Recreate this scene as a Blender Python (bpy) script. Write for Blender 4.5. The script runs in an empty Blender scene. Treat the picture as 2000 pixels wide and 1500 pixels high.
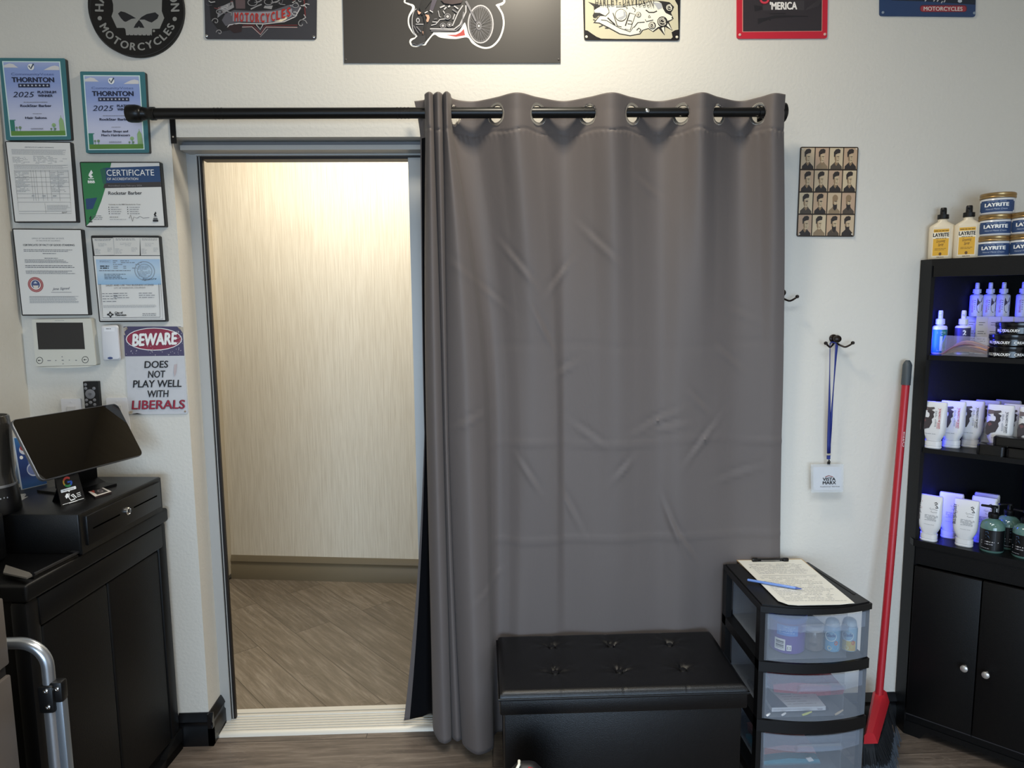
import bpy, bmesh, math, random
from math import sin, cos, pi, radians as R, sqrt, atan2, exp
from mathutils import Vector as V, Matrix as M4
from mathutils.geometry import tessellate_polygon
random.seed(7)
S = bpy.context.scene
COL = S.collection
# ---------------------------------------------------------------- camera
F = 1370.0                                   # focal length in pixels of the 2000 px wide frame
PITCH = math.atan(F / 11363); ROLL = -.0098; YAW = R(2.0); H = 1.55
fwd = V((sin(YAW) * cos(PITCH), cos(YAW) * cos(PITCH), -sin(PITCH)))
r0 = V((cos(YAW), -sin(YAW), 0)); u0 = r0.cross(fwd)
rgt = cos(ROLL) * r0 + sin(ROLL) * u0; upv = -sin(ROLL) * r0 + cos(ROLL) * u0
CAM = V((0, -2.3519, H))
cd = bpy.data.cameras.new('camera'); cd.sensor_fit = 'HORIZONTAL'; cd.sensor_width = 36; cd.lens = 36 * F / 2000
cd.clip_start = .05
cam = bpy.data.objects.new('camera', cd); COL.objects.link(cam)
cam.matrix_world = M4(((rgt.x, upv.x, -fwd.x, CAM.x), (rgt.y, upv.y, -fwd.y, CAM.y), (rgt.z, upv.z, -fwd.z, CAM.z), (0, 0, 0, 1)))
S.camera = cam
def ray(px, py): return fwd + rgt * ((px - 1000) / F) - upv * ((py - 750) / F)
def aty(px, py, Y=0.): d = ray(px, py); return CAM + d * ((Y - CAM.y) / d.y)
def atz(px, py, Z=0.): d = ray(px, py); return CAM + d * ((Z - CAM.z) / d.z)
def atx(px, py, X=0.): d = ray(px, py); return CAM + d * ((X - CAM.x) / d.x)
def atpl(px, py, p0, n): d = ray(px, py); return CAM + d * ((p0 - CAM).dot(n) / d.dot(n))
# ---------------------------------------------------------------- world, lights, exposure
w = bpy.data.worlds.new('world'); S.world = w; w.use_nodes = True
w.node_tree.nodes['Background'].inputs[0].default_value = (.75, .82, 1, 1)
w.node_tree.nodes['Background'].inputs[1].default_value = .05
S.view_settings.view_transform = 'Standard'; S.view_settings.look = 'None'
S.view_settings.gamma = 1; S.view_settings.use_curve_mapping = False
S.view_settings.exposure = 0.0
def light(name, kind, loc, power, color, tgt=None, sx=1, sy=1, spread=None):
    l = bpy.data.lights.new(name, kind); l.energy = power; l.color = color
    if kind == 'AREA':
        l.shape = 'RECTANGLE'; l.size = sx; l.size_y = sy
        if spread: l.spread = spread
    elif kind in ('POINT', 'SPOT'): l.shadow_soft_size = sx
    o = bpy.data.objects.new(name, l); COL.objects.link(o); o.location = loc
    if tgt is not None: o.rotation_euler = (V(tgt) - V(loc)).to_track_quat('-Z', 'Y').to_euler()
    return o
WARM = (1, .9, .72); COOL = (.56, .76, 1.0)
light('ceiling_lamp_front', 'AREA', (.16, -.62, 2.93), 19, WARM, (.16, -.45, 0), .22, .22)
light('ceiling_lamp_mid', 'AREA', (-.5, -2.2, 2.93), 10, WARM, (-.5, -2.4, 0), .5, .5)
light('ceiling_lamp_rear', 'AREA', (1.0, -4.0, 2.93), 8, WARM, (1.0, -4.0, 0), .5, .5)
light('fill_light', 'AREA', (.45, -1.75, 2.93), 24, (.86, .94, 1), (.45, -1.6, 0), 1.2, .6, R(120))  # added unseen fill, lifts level surfaces and lower walls
light('shop_window_light', 'AREA', (0, -5.3, 1.05), 38, COOL, (.1, 0, .35), 3.3, 1.5, R(85))
light('hall_ceiling_lamp', 'AREA', (-.75, 1.0, 2.57), 13.5, (1, .9, .74), (-.75, 1.13, 0), 1.5, .14)
light('hall_fill_light', 'AREA', (-.6, .72, 2.58), 15, (1, .95, .86), (-.6, .8, 0), 1.2, .3)  # second hall light, added out of view to brighten the lower wall
# ---------------------------------------------------------------- materials
MATS = {}
def lin(h):
    h = h.lstrip('#'); c = [int(h[i:i + 2], 16) / 255 for i in (0, 2, 4)]
    return [(x / 12.92 if x <= .04045 else ((x + .055) / 1.055) ** 2.4) for x in c] + [1]
def mat(n, h='#808080', rough=.5, metal=0, spec=.5, emit=0, bump=None, noise=None, trans=0, alpha=1, sheen=0, coat=0):
    if n in MATS: return MATS[n]
    m = bpy.data.materials.new(n); m.use_nodes = True; MATS[n] = m
    nt = m.node_tree; b = nt.nodes['Principled BSDF']; I = b.inputs
    c = lin(h); I['Base Color'].default_value = c; I['Roughness'].default_value = rough; I['Metallic'].default_value = metal
    I['Specular IOR Level'].default_value = spec; I['Transmission Weight'].default_value = trans; I['Alpha'].default_value = alpha
    I['Sheen Weight'].default_value = sheen; I['Coat Weight'].default_value = coat
    if emit: I['Emission Color'].default_value = c; I['Emission Strength'].default_value = emit
    if bump or noise:
        tc = nt.nodes.new('ShaderNodeTexCoord')
        mp = nt.nodes.new('ShaderNodeMapping'); nt.links.new(tc.outputs['Object'], mp.inputs[0])
    if noise:      # (scale, amount)
        nz = nt.nodes.new('ShaderNodeTexNoise'); nz.inputs['Scale'].default_value = noise[0]; nz.inputs['Detail'].default_value = 5
        nt.links.new(mp.outputs[0], nz.inputs['Vector'])
        mx = nt.nodes.new('ShaderNodeMix'); mx.data_type = 'RGBA'; k = noise[1]
        mx.inputs['A'].default_value = [x * (1 - k) for x in c[:3]] + [1]; mx.inputs['B'].default_value = [min(1, x * (1 + k)) for x in c[:3]] + [1]
        nt.links.new(nz.outputs['Fac'], mx.inputs['Factor']); nt.links.new(mx.outputs['Result'], I['Base Color'])
    if bump:       # (scale, distance)
        nb = nt.nodes.new('ShaderNodeTexNoise'); nb.inputs['Scale'].default_value = bump[0]; nb.inputs['Detail'].default_value = 4
        nt.links.new(mp.outputs[0], nb.inputs['Vector'])
        bp = nt.nodes.new('ShaderNodeBump'); bp.inputs['Distance'].default_value = bump[1]; bp.inputs['Strength'].default_value = 1
        nt.links.new(nb.outputs['Fac'], bp.inputs['Height']); nt.links.new(bp.outputs[0], I['Normal'])
    return m
def H_(h, rough=.5): return mat('paint_' + h.strip('#'), h, rough)         # a plain ink or paint
def wood(n, ang, dark, mid, light_, seam):
    m = bpy.data.materials.new(n); m.use_nodes = True; MATS[n] = m; nt = m.node_tree; N = nt.nodes; L = nt.links
    b = N['Principled BSDF']; b.inputs['Roughness'].default_value = .42
    g = N.new('ShaderNodeNewGeometry'); mp = N.new('ShaderNodeMapping'); mp.inputs['Rotation'].default_value = (0, 0, ang); L.new(g.outputs['Position'], mp.inputs[0])
    br = N.new('ShaderNodeTexBrick'); br.inputs['Scale'].default_value = 1; br.inputs['Brick Width'].default_value = 1.22; br.inputs['Row Height'].default_value = .178
    br.inputs['Mortar Size'].default_value = .0016; br.inputs['Mortar Smooth'].default_value = .1; br.offset = .37
    br.inputs['Color1'].default_value = (0, 0, 0, 1); br.inputs['Color2'].default_value = (1, 1, 1, 1); br.inputs['Mortar'].default_value = (.5, .5, .5, 1)
    L.new(mp.outputs[0], br.inputs['Vector'])
    # per-plank offset for the grain
    vm = N.new('ShaderNodeVectorMath'); vm.operation = 'MULTIPLY_ADD'; L.new(br.outputs['Color'], vm.inputs[0]); vm.inputs[1].default_value = (3.1, 7.7, 1.9); L.new(mp.outputs[0], vm.inputs[2])
    st = N.new('ShaderNodeMapping'); st.inputs['Scale'].default_value = (2.2, 26, 1); L.new(vm.outputs[0], st.inputs[0])
    n1 = N.new('ShaderNodeTexNoise'); n1.inputs['Scale'].default_value = 2.0; n1.inputs['Detail'].default_value = 9; n1.inputs['Roughness'].default_value = .68; n1.inputs['Distortion'].default_value = .4; L.new(st.outputs[0], n1.inputs['Vector'])
    s2 = N.new('ShaderNodeMapping'); s2.inputs['Scale'].default_value = (1.6, 7, 1); L.new(vm.outputs[0], s2.inputs[0])
    n2 = N.new('ShaderNodeTexNoise'); n2.inputs['Scale'].default_value = 1.4; n2.inputs['Detail'].default_value = 3; n2.inputs['Distortion'].default_value = .8; L.new(s2.outputs[0], n2.inputs['Vector'])
    mu = N.new('ShaderNodeMath'); mu.operation = 'MULTIPLY'; mu.inputs[1].default_value = 17; L.new(n2.outputs['Fac'], mu.inputs[0])   # ring figure
    fr = N.new('ShaderNodeMath'); fr.operation = 'FRACT'; L.new(mu.outputs[0], fr.inputs[0])
    rr = N.new('ShaderNodeValToRGB'); L.new(fr.outputs[0], rr.inputs[0]); e = rr.color_ramp.elements
    e[0].position = 0; e[0].color = (1, 1, 1, 1); e[1].position = .16; e[1].color = (0, 0, 0, 1); q = e.new(.9); q.color = (0, 0, 0, 1); q = e.new(1); q.color = (1, 1, 1, 1)
    cr = N.new('ShaderNodeValToRGB'); L.new(n1.outputs['Fac'], cr.inputs[0]); e = cr.color_ramp.elements
    e[0].position = .33; e[0].color = lin(dark); e[1].position = .52; e[1].color = lin(mid); q = e.new(.72); q.color = lin(light_)
    n3 = N.new('ShaderNodeTexNoise'); n3.inputs['Scale'].default_value = 5; L.new(vm.outputs[0], n3.inputs['Vector'])
    mk = N.new('ShaderNodeMath'); mk.operation = 'MULTIPLY'; L.new(rr.outputs[0], mk.inputs[0])
    mr = N.new('ShaderNodeMapRange'); mr.inputs[1].default_value = .48; mr.inputs[2].default_value = .68; mr.inputs[4].default_value = .5; L.new(n3.outputs['Fac'], mr.inputs[0]); L.new(mr.outputs[0], mk.inputs[1])
    m1 = N.new('ShaderNodeMix'); m1.data_type = 'RGBA'; L.new(mk.outputs[0], m1.inputs['Factor']); L.new(cr.outputs[0], m1.inputs['A']); m1.inputs['B'].default_value = lin(light_)
    pv = N.new('ShaderNodeMix'); pv.data_type = 'RGBA'; pv.blend_type = 'MULTIPLY'; pv.inputs['Factor'].default_value = 1
    pr = N.new('ShaderNodeMapRange'); pr.inputs[3].default_value = .82; pr.inputs[4].default_value = 1.1; L.new(br.outputs['Color'], pr.inputs[0])
    L.new(m1.outputs['Result'], pv.inputs['A']); L.new(pr.outputs[0], pv.inputs['B'])
    m2 = N.new('ShaderNodeMix'); m2.data_type = 'RGBA'; L.new(br.outputs['Fac'], m2.inputs['Factor']); L.new(pv.outputs['Result'], m2.inputs['A']); m2.inputs['B'].default_value = lin(seam)
    L.new(m2.outputs['Result'], b.inputs['Base Color'])
    bp = N.new('ShaderNodeBump'); bp.inputs['Distance'].default_value = .0008; bp.inputs['Strength'].default_value = .6; L.new(n1.outputs['Fac'], bp.inputs['Height']); L.new(bp.outputs[0], b.inputs['Normal'])
    return m
def gradient(n, stops, axis='Z', rough=.4, streak=None):
    m = bpy.data.materials.new(n); m.use_nodes = True; MATS[n] = m; nt = m.node_tree; N = nt.nodes; L = nt.links
    b = N['Principled BSDF']; b.inputs['Roughness'].default_value = rough
    tc = N.new('ShaderNodeTexCoord'); sp = N.new('ShaderNodeSeparateXYZ'); L.new(tc.outputs['Generated'], sp.inputs[0])
    cr = N.new('ShaderNodeValToRGB'); L.new(sp.outputs[axis], cr.inputs[0]); e = cr.color_ramp.elements
    for i, (p, h) in enumerate(stops):
        q = e[i] if i < 2 else e.new(p)
        q.position = p; q.color = lin(h)
    L.new(cr.outputs[0], b.inputs['Base Color']); return m
# wall plaster (orange peel), wallpaper with vertical threads
mat('wall_paint', '#d8d4cb', .6, bump=(95, .0011), spec=.3)
mat('ceiling_paint', '#d8d5cd', .8)
def wallpaper():
    m = mat('wallpaper', '#d8cdb4', .55); nt = m.node_tree; N = nt.nodes; L = nt.links; b = N['Principled BSDF']
    tc = N.new('ShaderNodeTexCoord'); mp = N.new('ShaderNodeMapping'); mp.inputs['Scale'].default_value = (240, 240, 6); L.new(tc.outputs['Object'], mp.inputs[0])
    nz = N.new('ShaderNodeTexNoise'); nz.inputs['Scale'].default_value = 1; nz.inputs['Detail'].default_value = 4; L.new(mp.outputs[0], nz.inputs['Vector'])
    cr = N.new('ShaderNodeValToRGB'); L.new(nz.outputs['Fac'], cr.inputs[0]); e = cr.color_ramp.elements
    e[0].position = .3; e[0].color = lin('#d0c6b2'); e[1].position = .66; e[1].color = lin('#e2dac8'); L.new(cr.outputs[0], b.inputs['Base Color'])
    bp = N.new('ShaderNodeBump'); bp.inputs['Distance'].default_value = .001; L.new(nz.outputs['Fac'], bp.inputs['Height']); L.new(bp.outputs[0], b.inputs['Normal'])
wallpaper()
wood('floor_planks', 0, '#4d443d', '#655a51', '#83786d', '#3a322c')
wood('hall_planks', R(50), '#62594c', '#73695b', '#8f8578', '#50483d')
# ---------------------------------------------------------------- geometry helpers
WM = {}                                       # world matrix of every object built
class G:
    """collects shapes in world (or prototype) space; build() links them as ONE mesh"""
    def __init__(s): s.v = []; s.f = []; s.mi = []; s.sm = []; s.mats = []; s.T = M4.Identity(4)
    def m(s, x):
        x = MATS[x] if isinstance(x, str) else x
        if x not in s.mats: s.mats.append(x)
        return s.mats.index(x)
    def add(s, vs, fs, mt, smooth=False):
        o = len(s.v); k = s.m(mt); s.v += [s.T @ V(p) for p in vs]
        for f in fs: s.f.append([o + i for i in f]); s.mi.append(k); s.sm.append(smooth)
        return s
    def box(s, x0, x1, y0, y1, z0, z1, mt, bev=0, seg=2):
        if not bev:
            vs = [(x, y, z) for z in (z0, z1) for y in (y0, y1) for x in (x0, x1)]
            return s.add(vs, [(0, 2, 3, 1), (4, 5, 7, 6), (0, 1, 5, 4), (2, 6, 7, 3), (0, 4, 6, 2), (1, 3, 7, 5)], mt)
        b = bmesh.new(); bmesh.ops.create_cube(b, size=1)
        for q in b.verts: q.co = ((x0 + x1) / 2 + q.co.x * (x1 - x0), (y0 + y1) / 2 + q.co.y * (y1 - y0), (z0 + z1) / 2 + q.co.z * (z1 - z0))
        bmesh.ops.bevel(b, geom=b.edges[:], offset=bev, segments=seg, affect='EDGES', profile=.5)
        return s.bm(b, mt, True)
    def bm(s, b, mt, smooth=False):
        b.verts.index_update(); s.add([q.co.copy() for q in b.verts], [[q.index for q in f.verts] for f in b.faces], mt, smooth); b.free(); return s
    def lathe(s, prof, mt, seg=24, c=(0, 0, 0), sx=1, sy=1, smooth=True, axis='z'):
        vs = []; fs = []
        for r, z in prof:
            for i in range(seg):
                a = 2 * pi * i / seg; p = (r * cos(a) * sx, r * sin(a) * sy, z)
                if axis == 'x': p = (p[2], p[0], p[1])
                if axis == 'y': p = (p[0], p[2], p[1])
                vs.append((p[0] + c[0], p[1] + c[1], p[2] + c[2]))
        for j in range(len(prof) - 1):
            for i in range(seg):
                a = j * seg + i; b = j * seg + (i + 1) % seg; fs.append((a, b, b + seg, a + seg))
        fs.append(tuple(range(seg))[::-1]); k = (len(prof) - 1) * seg; fs.append(tuple(range(k, k + seg)))
        return s.add(vs, fs, mt, smooth)
    def loft(s, loops, mt, smooth=True, cap=True):
        n = len(loops[0]); vs = [p for l in loops for p in l]; fs = []
        for j in range(len(loops) - 1):
            for i in range(n):
                a = j * n + i; b = j * n + (i + 1) % n; fs.append((a, b, b + n, a + n))
        if cap: fs.append(tuple(range(n))[::-1]); k = (len(loops) - 1) * n; fs.append(tuple(range(k, k + n)))
        return s.add(vs, fs, mt, smooth)
    def tube(s, pts, r, mt, seg=12, smooth=True):
        pts = [V(p) for p in pts]; loops = []; n0 = None
        for i, p in enumerate(pts):
            t = (pts[min(i + 1, len(pts) - 1)] - pts[max(i - 1, 0)]).normalized()
            if n0 is None: n0 = t.cross(V((0, 0, 1)) if abs(t.z) < .9 else V((1, 0, 0))).normalized()
            n0 = (n0 - t * n0.dot(t)).normalized(); bq = t.cross(n0); rr = r[i] if isinstance(r, (list, tuple)) else r
            loops.append([p + rr * (cos(2 * pi * k / seg) * n0 + sin(2 * pi * k / seg) * bq) for k in range(seg)])
        return s.loft(loops, mt, smooth)
    def prism(s, poly, d, mt, smooth=False):
        """closed 3D polygon extruded by vector d"""
        poly = [V(p) for p in poly]; n = len(poly); d = V(d); vs = poly + [p + d for p in poly]
        tri = tessellate_polygon([poly]); fs = [tuple(t) for t in tri] + [tuple(i + n for i in t)[::-1] for t in tri]
        s.add(vs, fs, mt, False)
        return s.add(vs, [(i, (i + 1) % n, (i + 1) % n + n, i + n) for i in range(n)], mt, smooth)
    def build(s, name, parent=None, base=None):
        me = bpy.data.meshes.new(name); inv = WM[parent.name].inverted() if parent else (M4.Translation(-V(base)) if base is not None else M4.Identity(4))
        me.from_pydata([inv @ p for p in s.v], [], s.f)
        for x in s.mats: me.materials.append(x)
        me.polygons.foreach_set('material_index', s.mi); me.polygons.foreach_set('use_smooth', s.sm)
        b = bmesh.new(); b.from_mesh(me); bmesh.ops.recalc_face_normals(b, faces=b.faces[:]); b.to_mesh(me); b.free()
        try: me.set_sharp_from_angle(angle=R(42))
        except Exception: pass
        me.update(); o = bpy.data.objects.new(name, me); COL.objects.link(o)
        if parent: o.parent = parent; WM[o.name] = WM[parent.name]
        else:
            if base is not None: o.location = base
            WM[o.name] = M4.Translation(V(base)) if base is not None else M4.Identity(4)
        return o
def tag(o, label, cat, group=None):
    o['label'] = label; o['category'] = cat
    if group: o['group'] = group
    return o
def thing(name, label, cat, loc=(0, 0, 0), rz=0, group=None):
    o = bpy.data.objects.new(name, None); COL.objects.link(o); o.location = loc; o.rotation_euler = (0, 0, rz); o.empty_display_size = .05
    WM[o.name] = M4.Translation(V(loc)) @ M4.Rotation(rz, 4, 'Z'); return tag(o, label, cat, group)
def struct(o): o['kind'] = 'structure'; return o
def dup(root, loc, rz, label=None, group=None):
    def cp(o, par):
        c = o.copy(); COL.objects.link(c)
        if par: c.parent = par
        for ch in [x for x in COL.objects if x.parent == o]: cp(ch, c)
        return c
    r = cp(root, None); r.location = loc; r.rotation_euler = (0, 0, rz)
    if label: r['label'] = label
    if group: r['group'] = group
    return r
def place(root, loc, rz): root.location = loc; root.rotation_euler = (0, 0, rz)
_T = {}
def glyphs(t, bold=0, shear=0):
    k = (t, bold, shear)
    if k not in _T:
        c = bpy.data.curves.new('t', 'FONT'); c.body = t; c.size = 1; c.shear = shear; c.resolution_u = 3
        o = bpy.data.objects.new('t', c); COL.objects.link(o); bpy.context.view_layer.update()
        me = bpy.data.meshes.new_from_object(o.evaluated_get(bpy.context.evaluated_depsgraph_get()))
        vs = [(p.co.x, p.co.y) for p in me.vertices]; fs = [tuple(p.vertices) for p in me.polygons]
        bpy.data.objects.remove(o); bpy.data.curves.remove(c); bpy.data.meshes.remove(me)
        if bold:           # heavier strokes: the outline repeated with small shifts
            n0 = len(vs); b0 = vs; f0 = fs; vs, fs = [], []
            for i, (dx, dy) in enumerate(((bold, 0), (-bold, 0), (0, bold * .6), (0, -bold * .6))): vs = vs + [(x + dx, y + dy) for x, y in b0]; fs = fs + [tuple(j + i * n0 for j in q) for q in f0]
        xs = [p[0] for p in vs] or [0, 1]; x0, x1 = min(xs), max(xs)
        nb = len(vs) // 4 if bold else len(vs) + 1
        _T[k] = ([((x - x0) / max(x1 - x0, 1e-6), y / .73, .00002 * (i // nb)) for i, (x, y) in enumerate(vs)], fs, (x1 - x0) / .73)
    return _T[k]
class Pr:
    """flat ink on a surface. fn(u, v, off) -> point; off is the height above the surface. updir = direction of the letters' tops in (u, v)"""
    def __init__(s, fn, g=None, step=.00006, up=-1): s.fn = fn; s.g = g or G(); s.o = step; s.step = step; s.up = up
    def poly(s, pts, mt):
        s.o += s.step; P = [V((p[0], p[1], 0)) for p in pts]
        s.g.add([s.fn(p[0], p[1], s.o) for p in pts], [tuple(t) for t in tessellate_polygon([P])], mt); return s
    def rect(s, x0, y0, x1, y1, mt, n=1):
        s.o += s.step; X = [x0 + (x1 - x0) * i / n for i in range(n + 1)]
        s.g.add([s.fn(x, y0, s.o) for x in X] + [s.fn(x, y1, s.o) for x in X], [(i, i + 1, i + n + 2, i + n + 1) for i in range(n)], mt); return s
    def ell(s, cx, cy, rx, ry, mt, rot=0, n=24, a0=0, a1=2 * pi):
        c, q = cos(rot), sin(rot); pts = []
        for i in range(n + (a1 - a0 < 6.28)):
            a = a0 + (a1 - a0) * i / n; x, y = rx * cos(a), ry * sin(a); pts.append((cx + x * c - y * q, cy + x * q + y * c))
        return s.poly(pts, mt)
    def stroke(s, pts, w, mt, closed=False):
        s.o += s.step; n = len(pts); L = []; Rr = []
        for i, p in enumerate(pts):
            a = pts[(i - 1) % n if closed else max(i - 1, 0)]; b = pts[(i + 1) % n if closed else min(i + 1, n - 1)]
            dx, dy = b[0] - a[0], b[1] - a[1]; l = sqrt(dx * dx + dy * dy) or 1; ww = (w[i] if isinstance(w, (list, tuple)) else w) / 2
            L.append((p[0] - dy / l * ww, p[1] + dx / l * ww)); Rr.append((p[0] + dy / l * ww, p[1] - dx / l * ww))
        vs = [s.fn(x, y, s.o) for x, y in L + Rr]
        s.g.add(vs, [(i, (i + 1) % n, (i + 1) % n + n, i + n) for i in range(n if closed else n - 1)], mt); return s
    def ring(s, cx, cy, rx, ry, w, mt, a0=0, a1=2 * pi, n=28, rot=0):
        full = a1 - a0 > 6.28; pts = []
        for i in range(n if full else n + 1):
            a = a0 + (a1 - a0) * i / n; x, y = rx * cos(a), ry * sin(a); pts.append((cx + x * cos(rot) - y * sin(rot), cy + x * sin(rot) + y * cos(rot)))
        return s.stroke(pts, w, mt, full)
    def text(s, t, xl, yl, xr, yr, h, mt, lean=0, bold=0, shear=0, up=None):
        """baseline from (xl,yl) to (xr,yr), capital height h"""
        s.o += s.step; vs, fs, _ = glyphs(t, bold, shear); ux, uy = up if up else (lean, s.up)
        s.g.add([s.fn(xl + (xr - xl) * x + ux * h * y, yl + (yr - yl) * x + uy * h * y, s.o + dz) for x, y, dz in vs], fs, mt); s.o += s.step if bold else 0; return s
    def ctext(s, t, cx, y, h, mt, lean=0, bold=0, sq=1, tilt=0, shear=0):
        w = glyphs(t, bold, shear)[2] * h * sq; return s.text(t, cx - w / 2, y - tilt * w / 2, cx + w / 2, y + tilt * w / 2, h, mt, lean, bold, shear)
    def arc(s, t, cx, cy, r, a0, a1, h, mt, inside=True, bold=.02):
        """letters along an arc of an upright circle in pixel space, angles from 'down' (inside) or 'up'"""
        ws = [glyphs(c, bold)[2] + .25 if c != ' ' else .5 for c in t]; tot = sum(ws); acc = 0
        for c, ww in zip(t, ws):
            a = a0 + (a1 - a0) * (acc + ww / 2) / tot; acc += ww
            if c == ' ': continue
            gw = (ww - .25) * h
            if inside: px, py, ux, uy, tx, ty = cx + sin(a) * r, cy + cos(a) * r, -sin(a), -cos(a), cos(a), -sin(a)
            else: px, py, ux, uy, tx, ty = cx + sin(a) * r, cy - cos(a) * r, sin(a), -cos(a), cos(a), sin(a)
            s.o -= 2 * s.step; s.text(c, px - tx * gw / 2, py - ty * gw / 2, px + tx * gw / 2, py + ty * gw / 2, h, mt, bold=bold, up=(ux, uy))
        s.o += 2 * s.step; return s
    def words(s, x0, y0, x1, y1, rows, mt, h=.5, ragged=.15, density=.8, lean=0, seed=1):
        """small print that cannot be read: rows of word-length dashes"""
        rn = random.Random(seed); s.o += s.step; dy = (y1 - y0) / max(rows, 1)
        for r in range(rows):
            y = y0 + dy * (r + .5); hh = abs(dy) * h / 2; x = x0; xe = x1 - (x1 - x0) * rn.random() * ragged; wd = abs(dy)
            while abs(x - x0) < abs(xe - x0) - wd * .3:
                l = wd * rn.uniform(.7, 2.6); x2 = min(x + l, xe) if x1 > x0 else max(x - l, xe); sh = lean * (y - y0)
                if rn.random() < density: s.g.add([s.fn(a + sh, b, s.o) for a, b in ((x, y - hh), (x2, y - hh), (x2, y + hh), (x, y + hh))], [(0, 1, 2, 3)], mt)
                x = x2 + wd * .35
        return s
def wallfn(Y): return lambda x, y, o: aty(x, y, Y - o)
def quadfn(q, Y):
    """unit square (u right, v down) mapped on four pixel corners TL TR BR BL on the wall-parallel plane Y"""
    P = [aty(a, b, Y) for a, b in q]
    def fn(x, y, o): p = (P[0] * (1 - x) + P[1] * x) * (1 - y) + (P[3] * (1 - x) + P[2] * x) * y; return V((p.x, p.y - o, p.z))
    return fn
def quadbox(g, q, Yf, Yb, mt): return g.prism([aty(a, b, Yf) for a, b in q], (0, Yb - Yf, 0), mt)
def rquad(q, r, n=4):
    """rounded pixel quad"""
    out = []
    for i in range(4):
        p, a, b = V(q[i]), V(q[i - 1]), V(q[(i + 1) % 4]); da = (a - p).normalized() * r; db = (b - p).normalized() * r
        for k in range(n + 1): t = k / n; out.append(tuple(p + da * (1 - t) ** 2 + db * t ** 2))
    return out
def sm(pts, n=4):
    out = []; m = len(pts)
    for i in range(m):
        a, b, c, d = pts[i - 1], pts[i], pts[(i + 1) % m], pts[(i + 2) % m]
        for k in range(n):
            t = k / n; t2 = t * t; t3 = t2 * t
            out.append(tuple(.5 * (2 * b[j] + (c[j] - a[j]) * t + (2 * a[j] - 5 * b[j] + 4 * c[j] - d[j]) * t2 + (3 * b[j] - a[j] - 3 * c[j] + d[j]) * t3) for j in (0, 1)))
    return out
def cr(pts, k, ox, oy): return [(x / k + ox, y / k + oy) for x, y in pts]
def rloop(w, d, r, z, n=4, cx=0, cy=0):
    out = []
    r = min(r, w / 2 - 1e-4, d / 2 - 1e-4)
    for sx, sy, a0 in ((1, 1, 0), (-1, 1, pi / 2), (-1, -1, pi), (1, -1, 3 * pi / 2)):
        for k in range(n + 1): a = a0 + pi / 2 * k / n; out.append((cx + sx * (w / 2 - r) + r * cos(a), cy + sy * (d / 2 - r) + r * sin(a), z))
    return out
INK = H_('#16161a'); GREY = H_('#6f7076'); LGREY = H_('#a5a6a8'); WHT = H_('#eeeeec'); 
BLACK = mat('black_plastic', '#09090a', .42, spec=.4); BLACKM = mat('black_metal', '#0b0b0c', .34, .3); CHROME = mat('chrome', '#d8d8d8', .18, 1)
# ---------------------------------------------------------------- the room
XL, XR, YB, ZC = -1.516, 1.885, -5.5, 2.95
OL, OR, OT = -.998, .86, 2.074                # door recess: left, right, top
g = G(); g.box(XL - .1, XR + .1, YB - .1, .06, -.1, 0, 'floor_planks'); g.box(-2.6, 1.9, .06, 2.4, -.1, 0, 'hall_planks'); struct(g.build('floor'))
g = G(); g.box(XL - .1, XR + .1, YB - .1, 0, ZC, ZC + .1, 'ceiling_paint'); struct(g.build('ceiling'))
g = G(); g.box(-2.6, 1.9, .17, 2.4, 2.62, 2.72, 'ceiling_paint'); struct(g.build('ceiling_hall'))
g = G(); T = .17
g.box(XL - .1, OL, 0, T, 0, ZC, 'wall_paint'); g.box(OR, XR + .1, 0, T, 0, ZC, 'wall_paint'); g.box(OL, OR, 0, T, OT, ZC, 'wall_paint'); struct(g.build('wall_back'))
g = G(); g.box(XL - .1, XL, YB, 0, 0, ZC, 'wall_paint'); struct(g.build('wall_left'))
g = G(); g.box(XR, XR + .1, YB, 0, 0, ZC, 'wall_paint'); struct(g.build('wall_right'))
g = G(); g.box(XL - .1, XR + .1, YB - .1, YB, 0, ZC, 'wall_paint'); struct(g.build('wall_front'))
# hall wall, slightly turned
h0, h1 = V((-1.459, 1.52, 0)), V((-.396, 1.385, 0)); hd = (h1 - h0).normalized(); hn = V((hd.y, -hd.x, 0))   # hn faces the shop
g = G(); a, b = h0 - hd * 1.1, h0 + hd * 3.3
g.prism([a, b, b + V((0, 0, 2.62)), a + V((0, 0, 2.62))], -hn * .1, 'wallpaper'); struct(g.build('wall_hall'))
g = G(); g.box(-2.7, -2.6, .17, 2.4, 0, 2.62, 'wallpaper'); struct(g.build('wall_hall_left'))
g = G(); g.box(1.9, 2.0, .17, 2.4, 0, 2.62, 'wallpaper'); struct(g.build('wall_hall_right'))
def skirting(name, a, b, n, hgt, mt, ends=False):
    """profiled skirting from a to b, n points into the room"""
    prof = [(0, 0), (.017, 0), (.017, hgt * .55), (.0125, hgt * .6), (.0125, hgt * .72), (.017, hgt * .77), (.013, hgt * .86), (.006, hgt * .97), (.004, hgt), (0, hgt)]
    g = G(); a, b, n = V(a), V(b), V(n); g.prism([a + n * p + V((0, 0, z)) for p, z in prof], b - a, mt); return struct(g.build(name))
SKB = mat('black_skirting', '#0d0d0f', .3); SKT = mat('taupe_skirting', '#6f644f', .4)
skirting('baseboard_left', (-1.1, 0, 0), (OL + .017, 0, 0), (0, -1, 0), .118, SKB)
skirting('baseboard_reveal', (OL, -.017, 0), (OL, .108, 0), (1, 0, 0), .118, SKB)
skirting('baseboard_back', (OR, 0, 0), (1.466, 0, 0), (0, -1, 0), .118, SKB)
skirting('baseboard_hall', h0 + hd * .0, h0 + hd * 3.0, hn, .135, SKT)
skirting('baseboard_hall_far', h0 - hd * 1.1, h0 - hd * .96, hn, .135, SKT)
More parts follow.
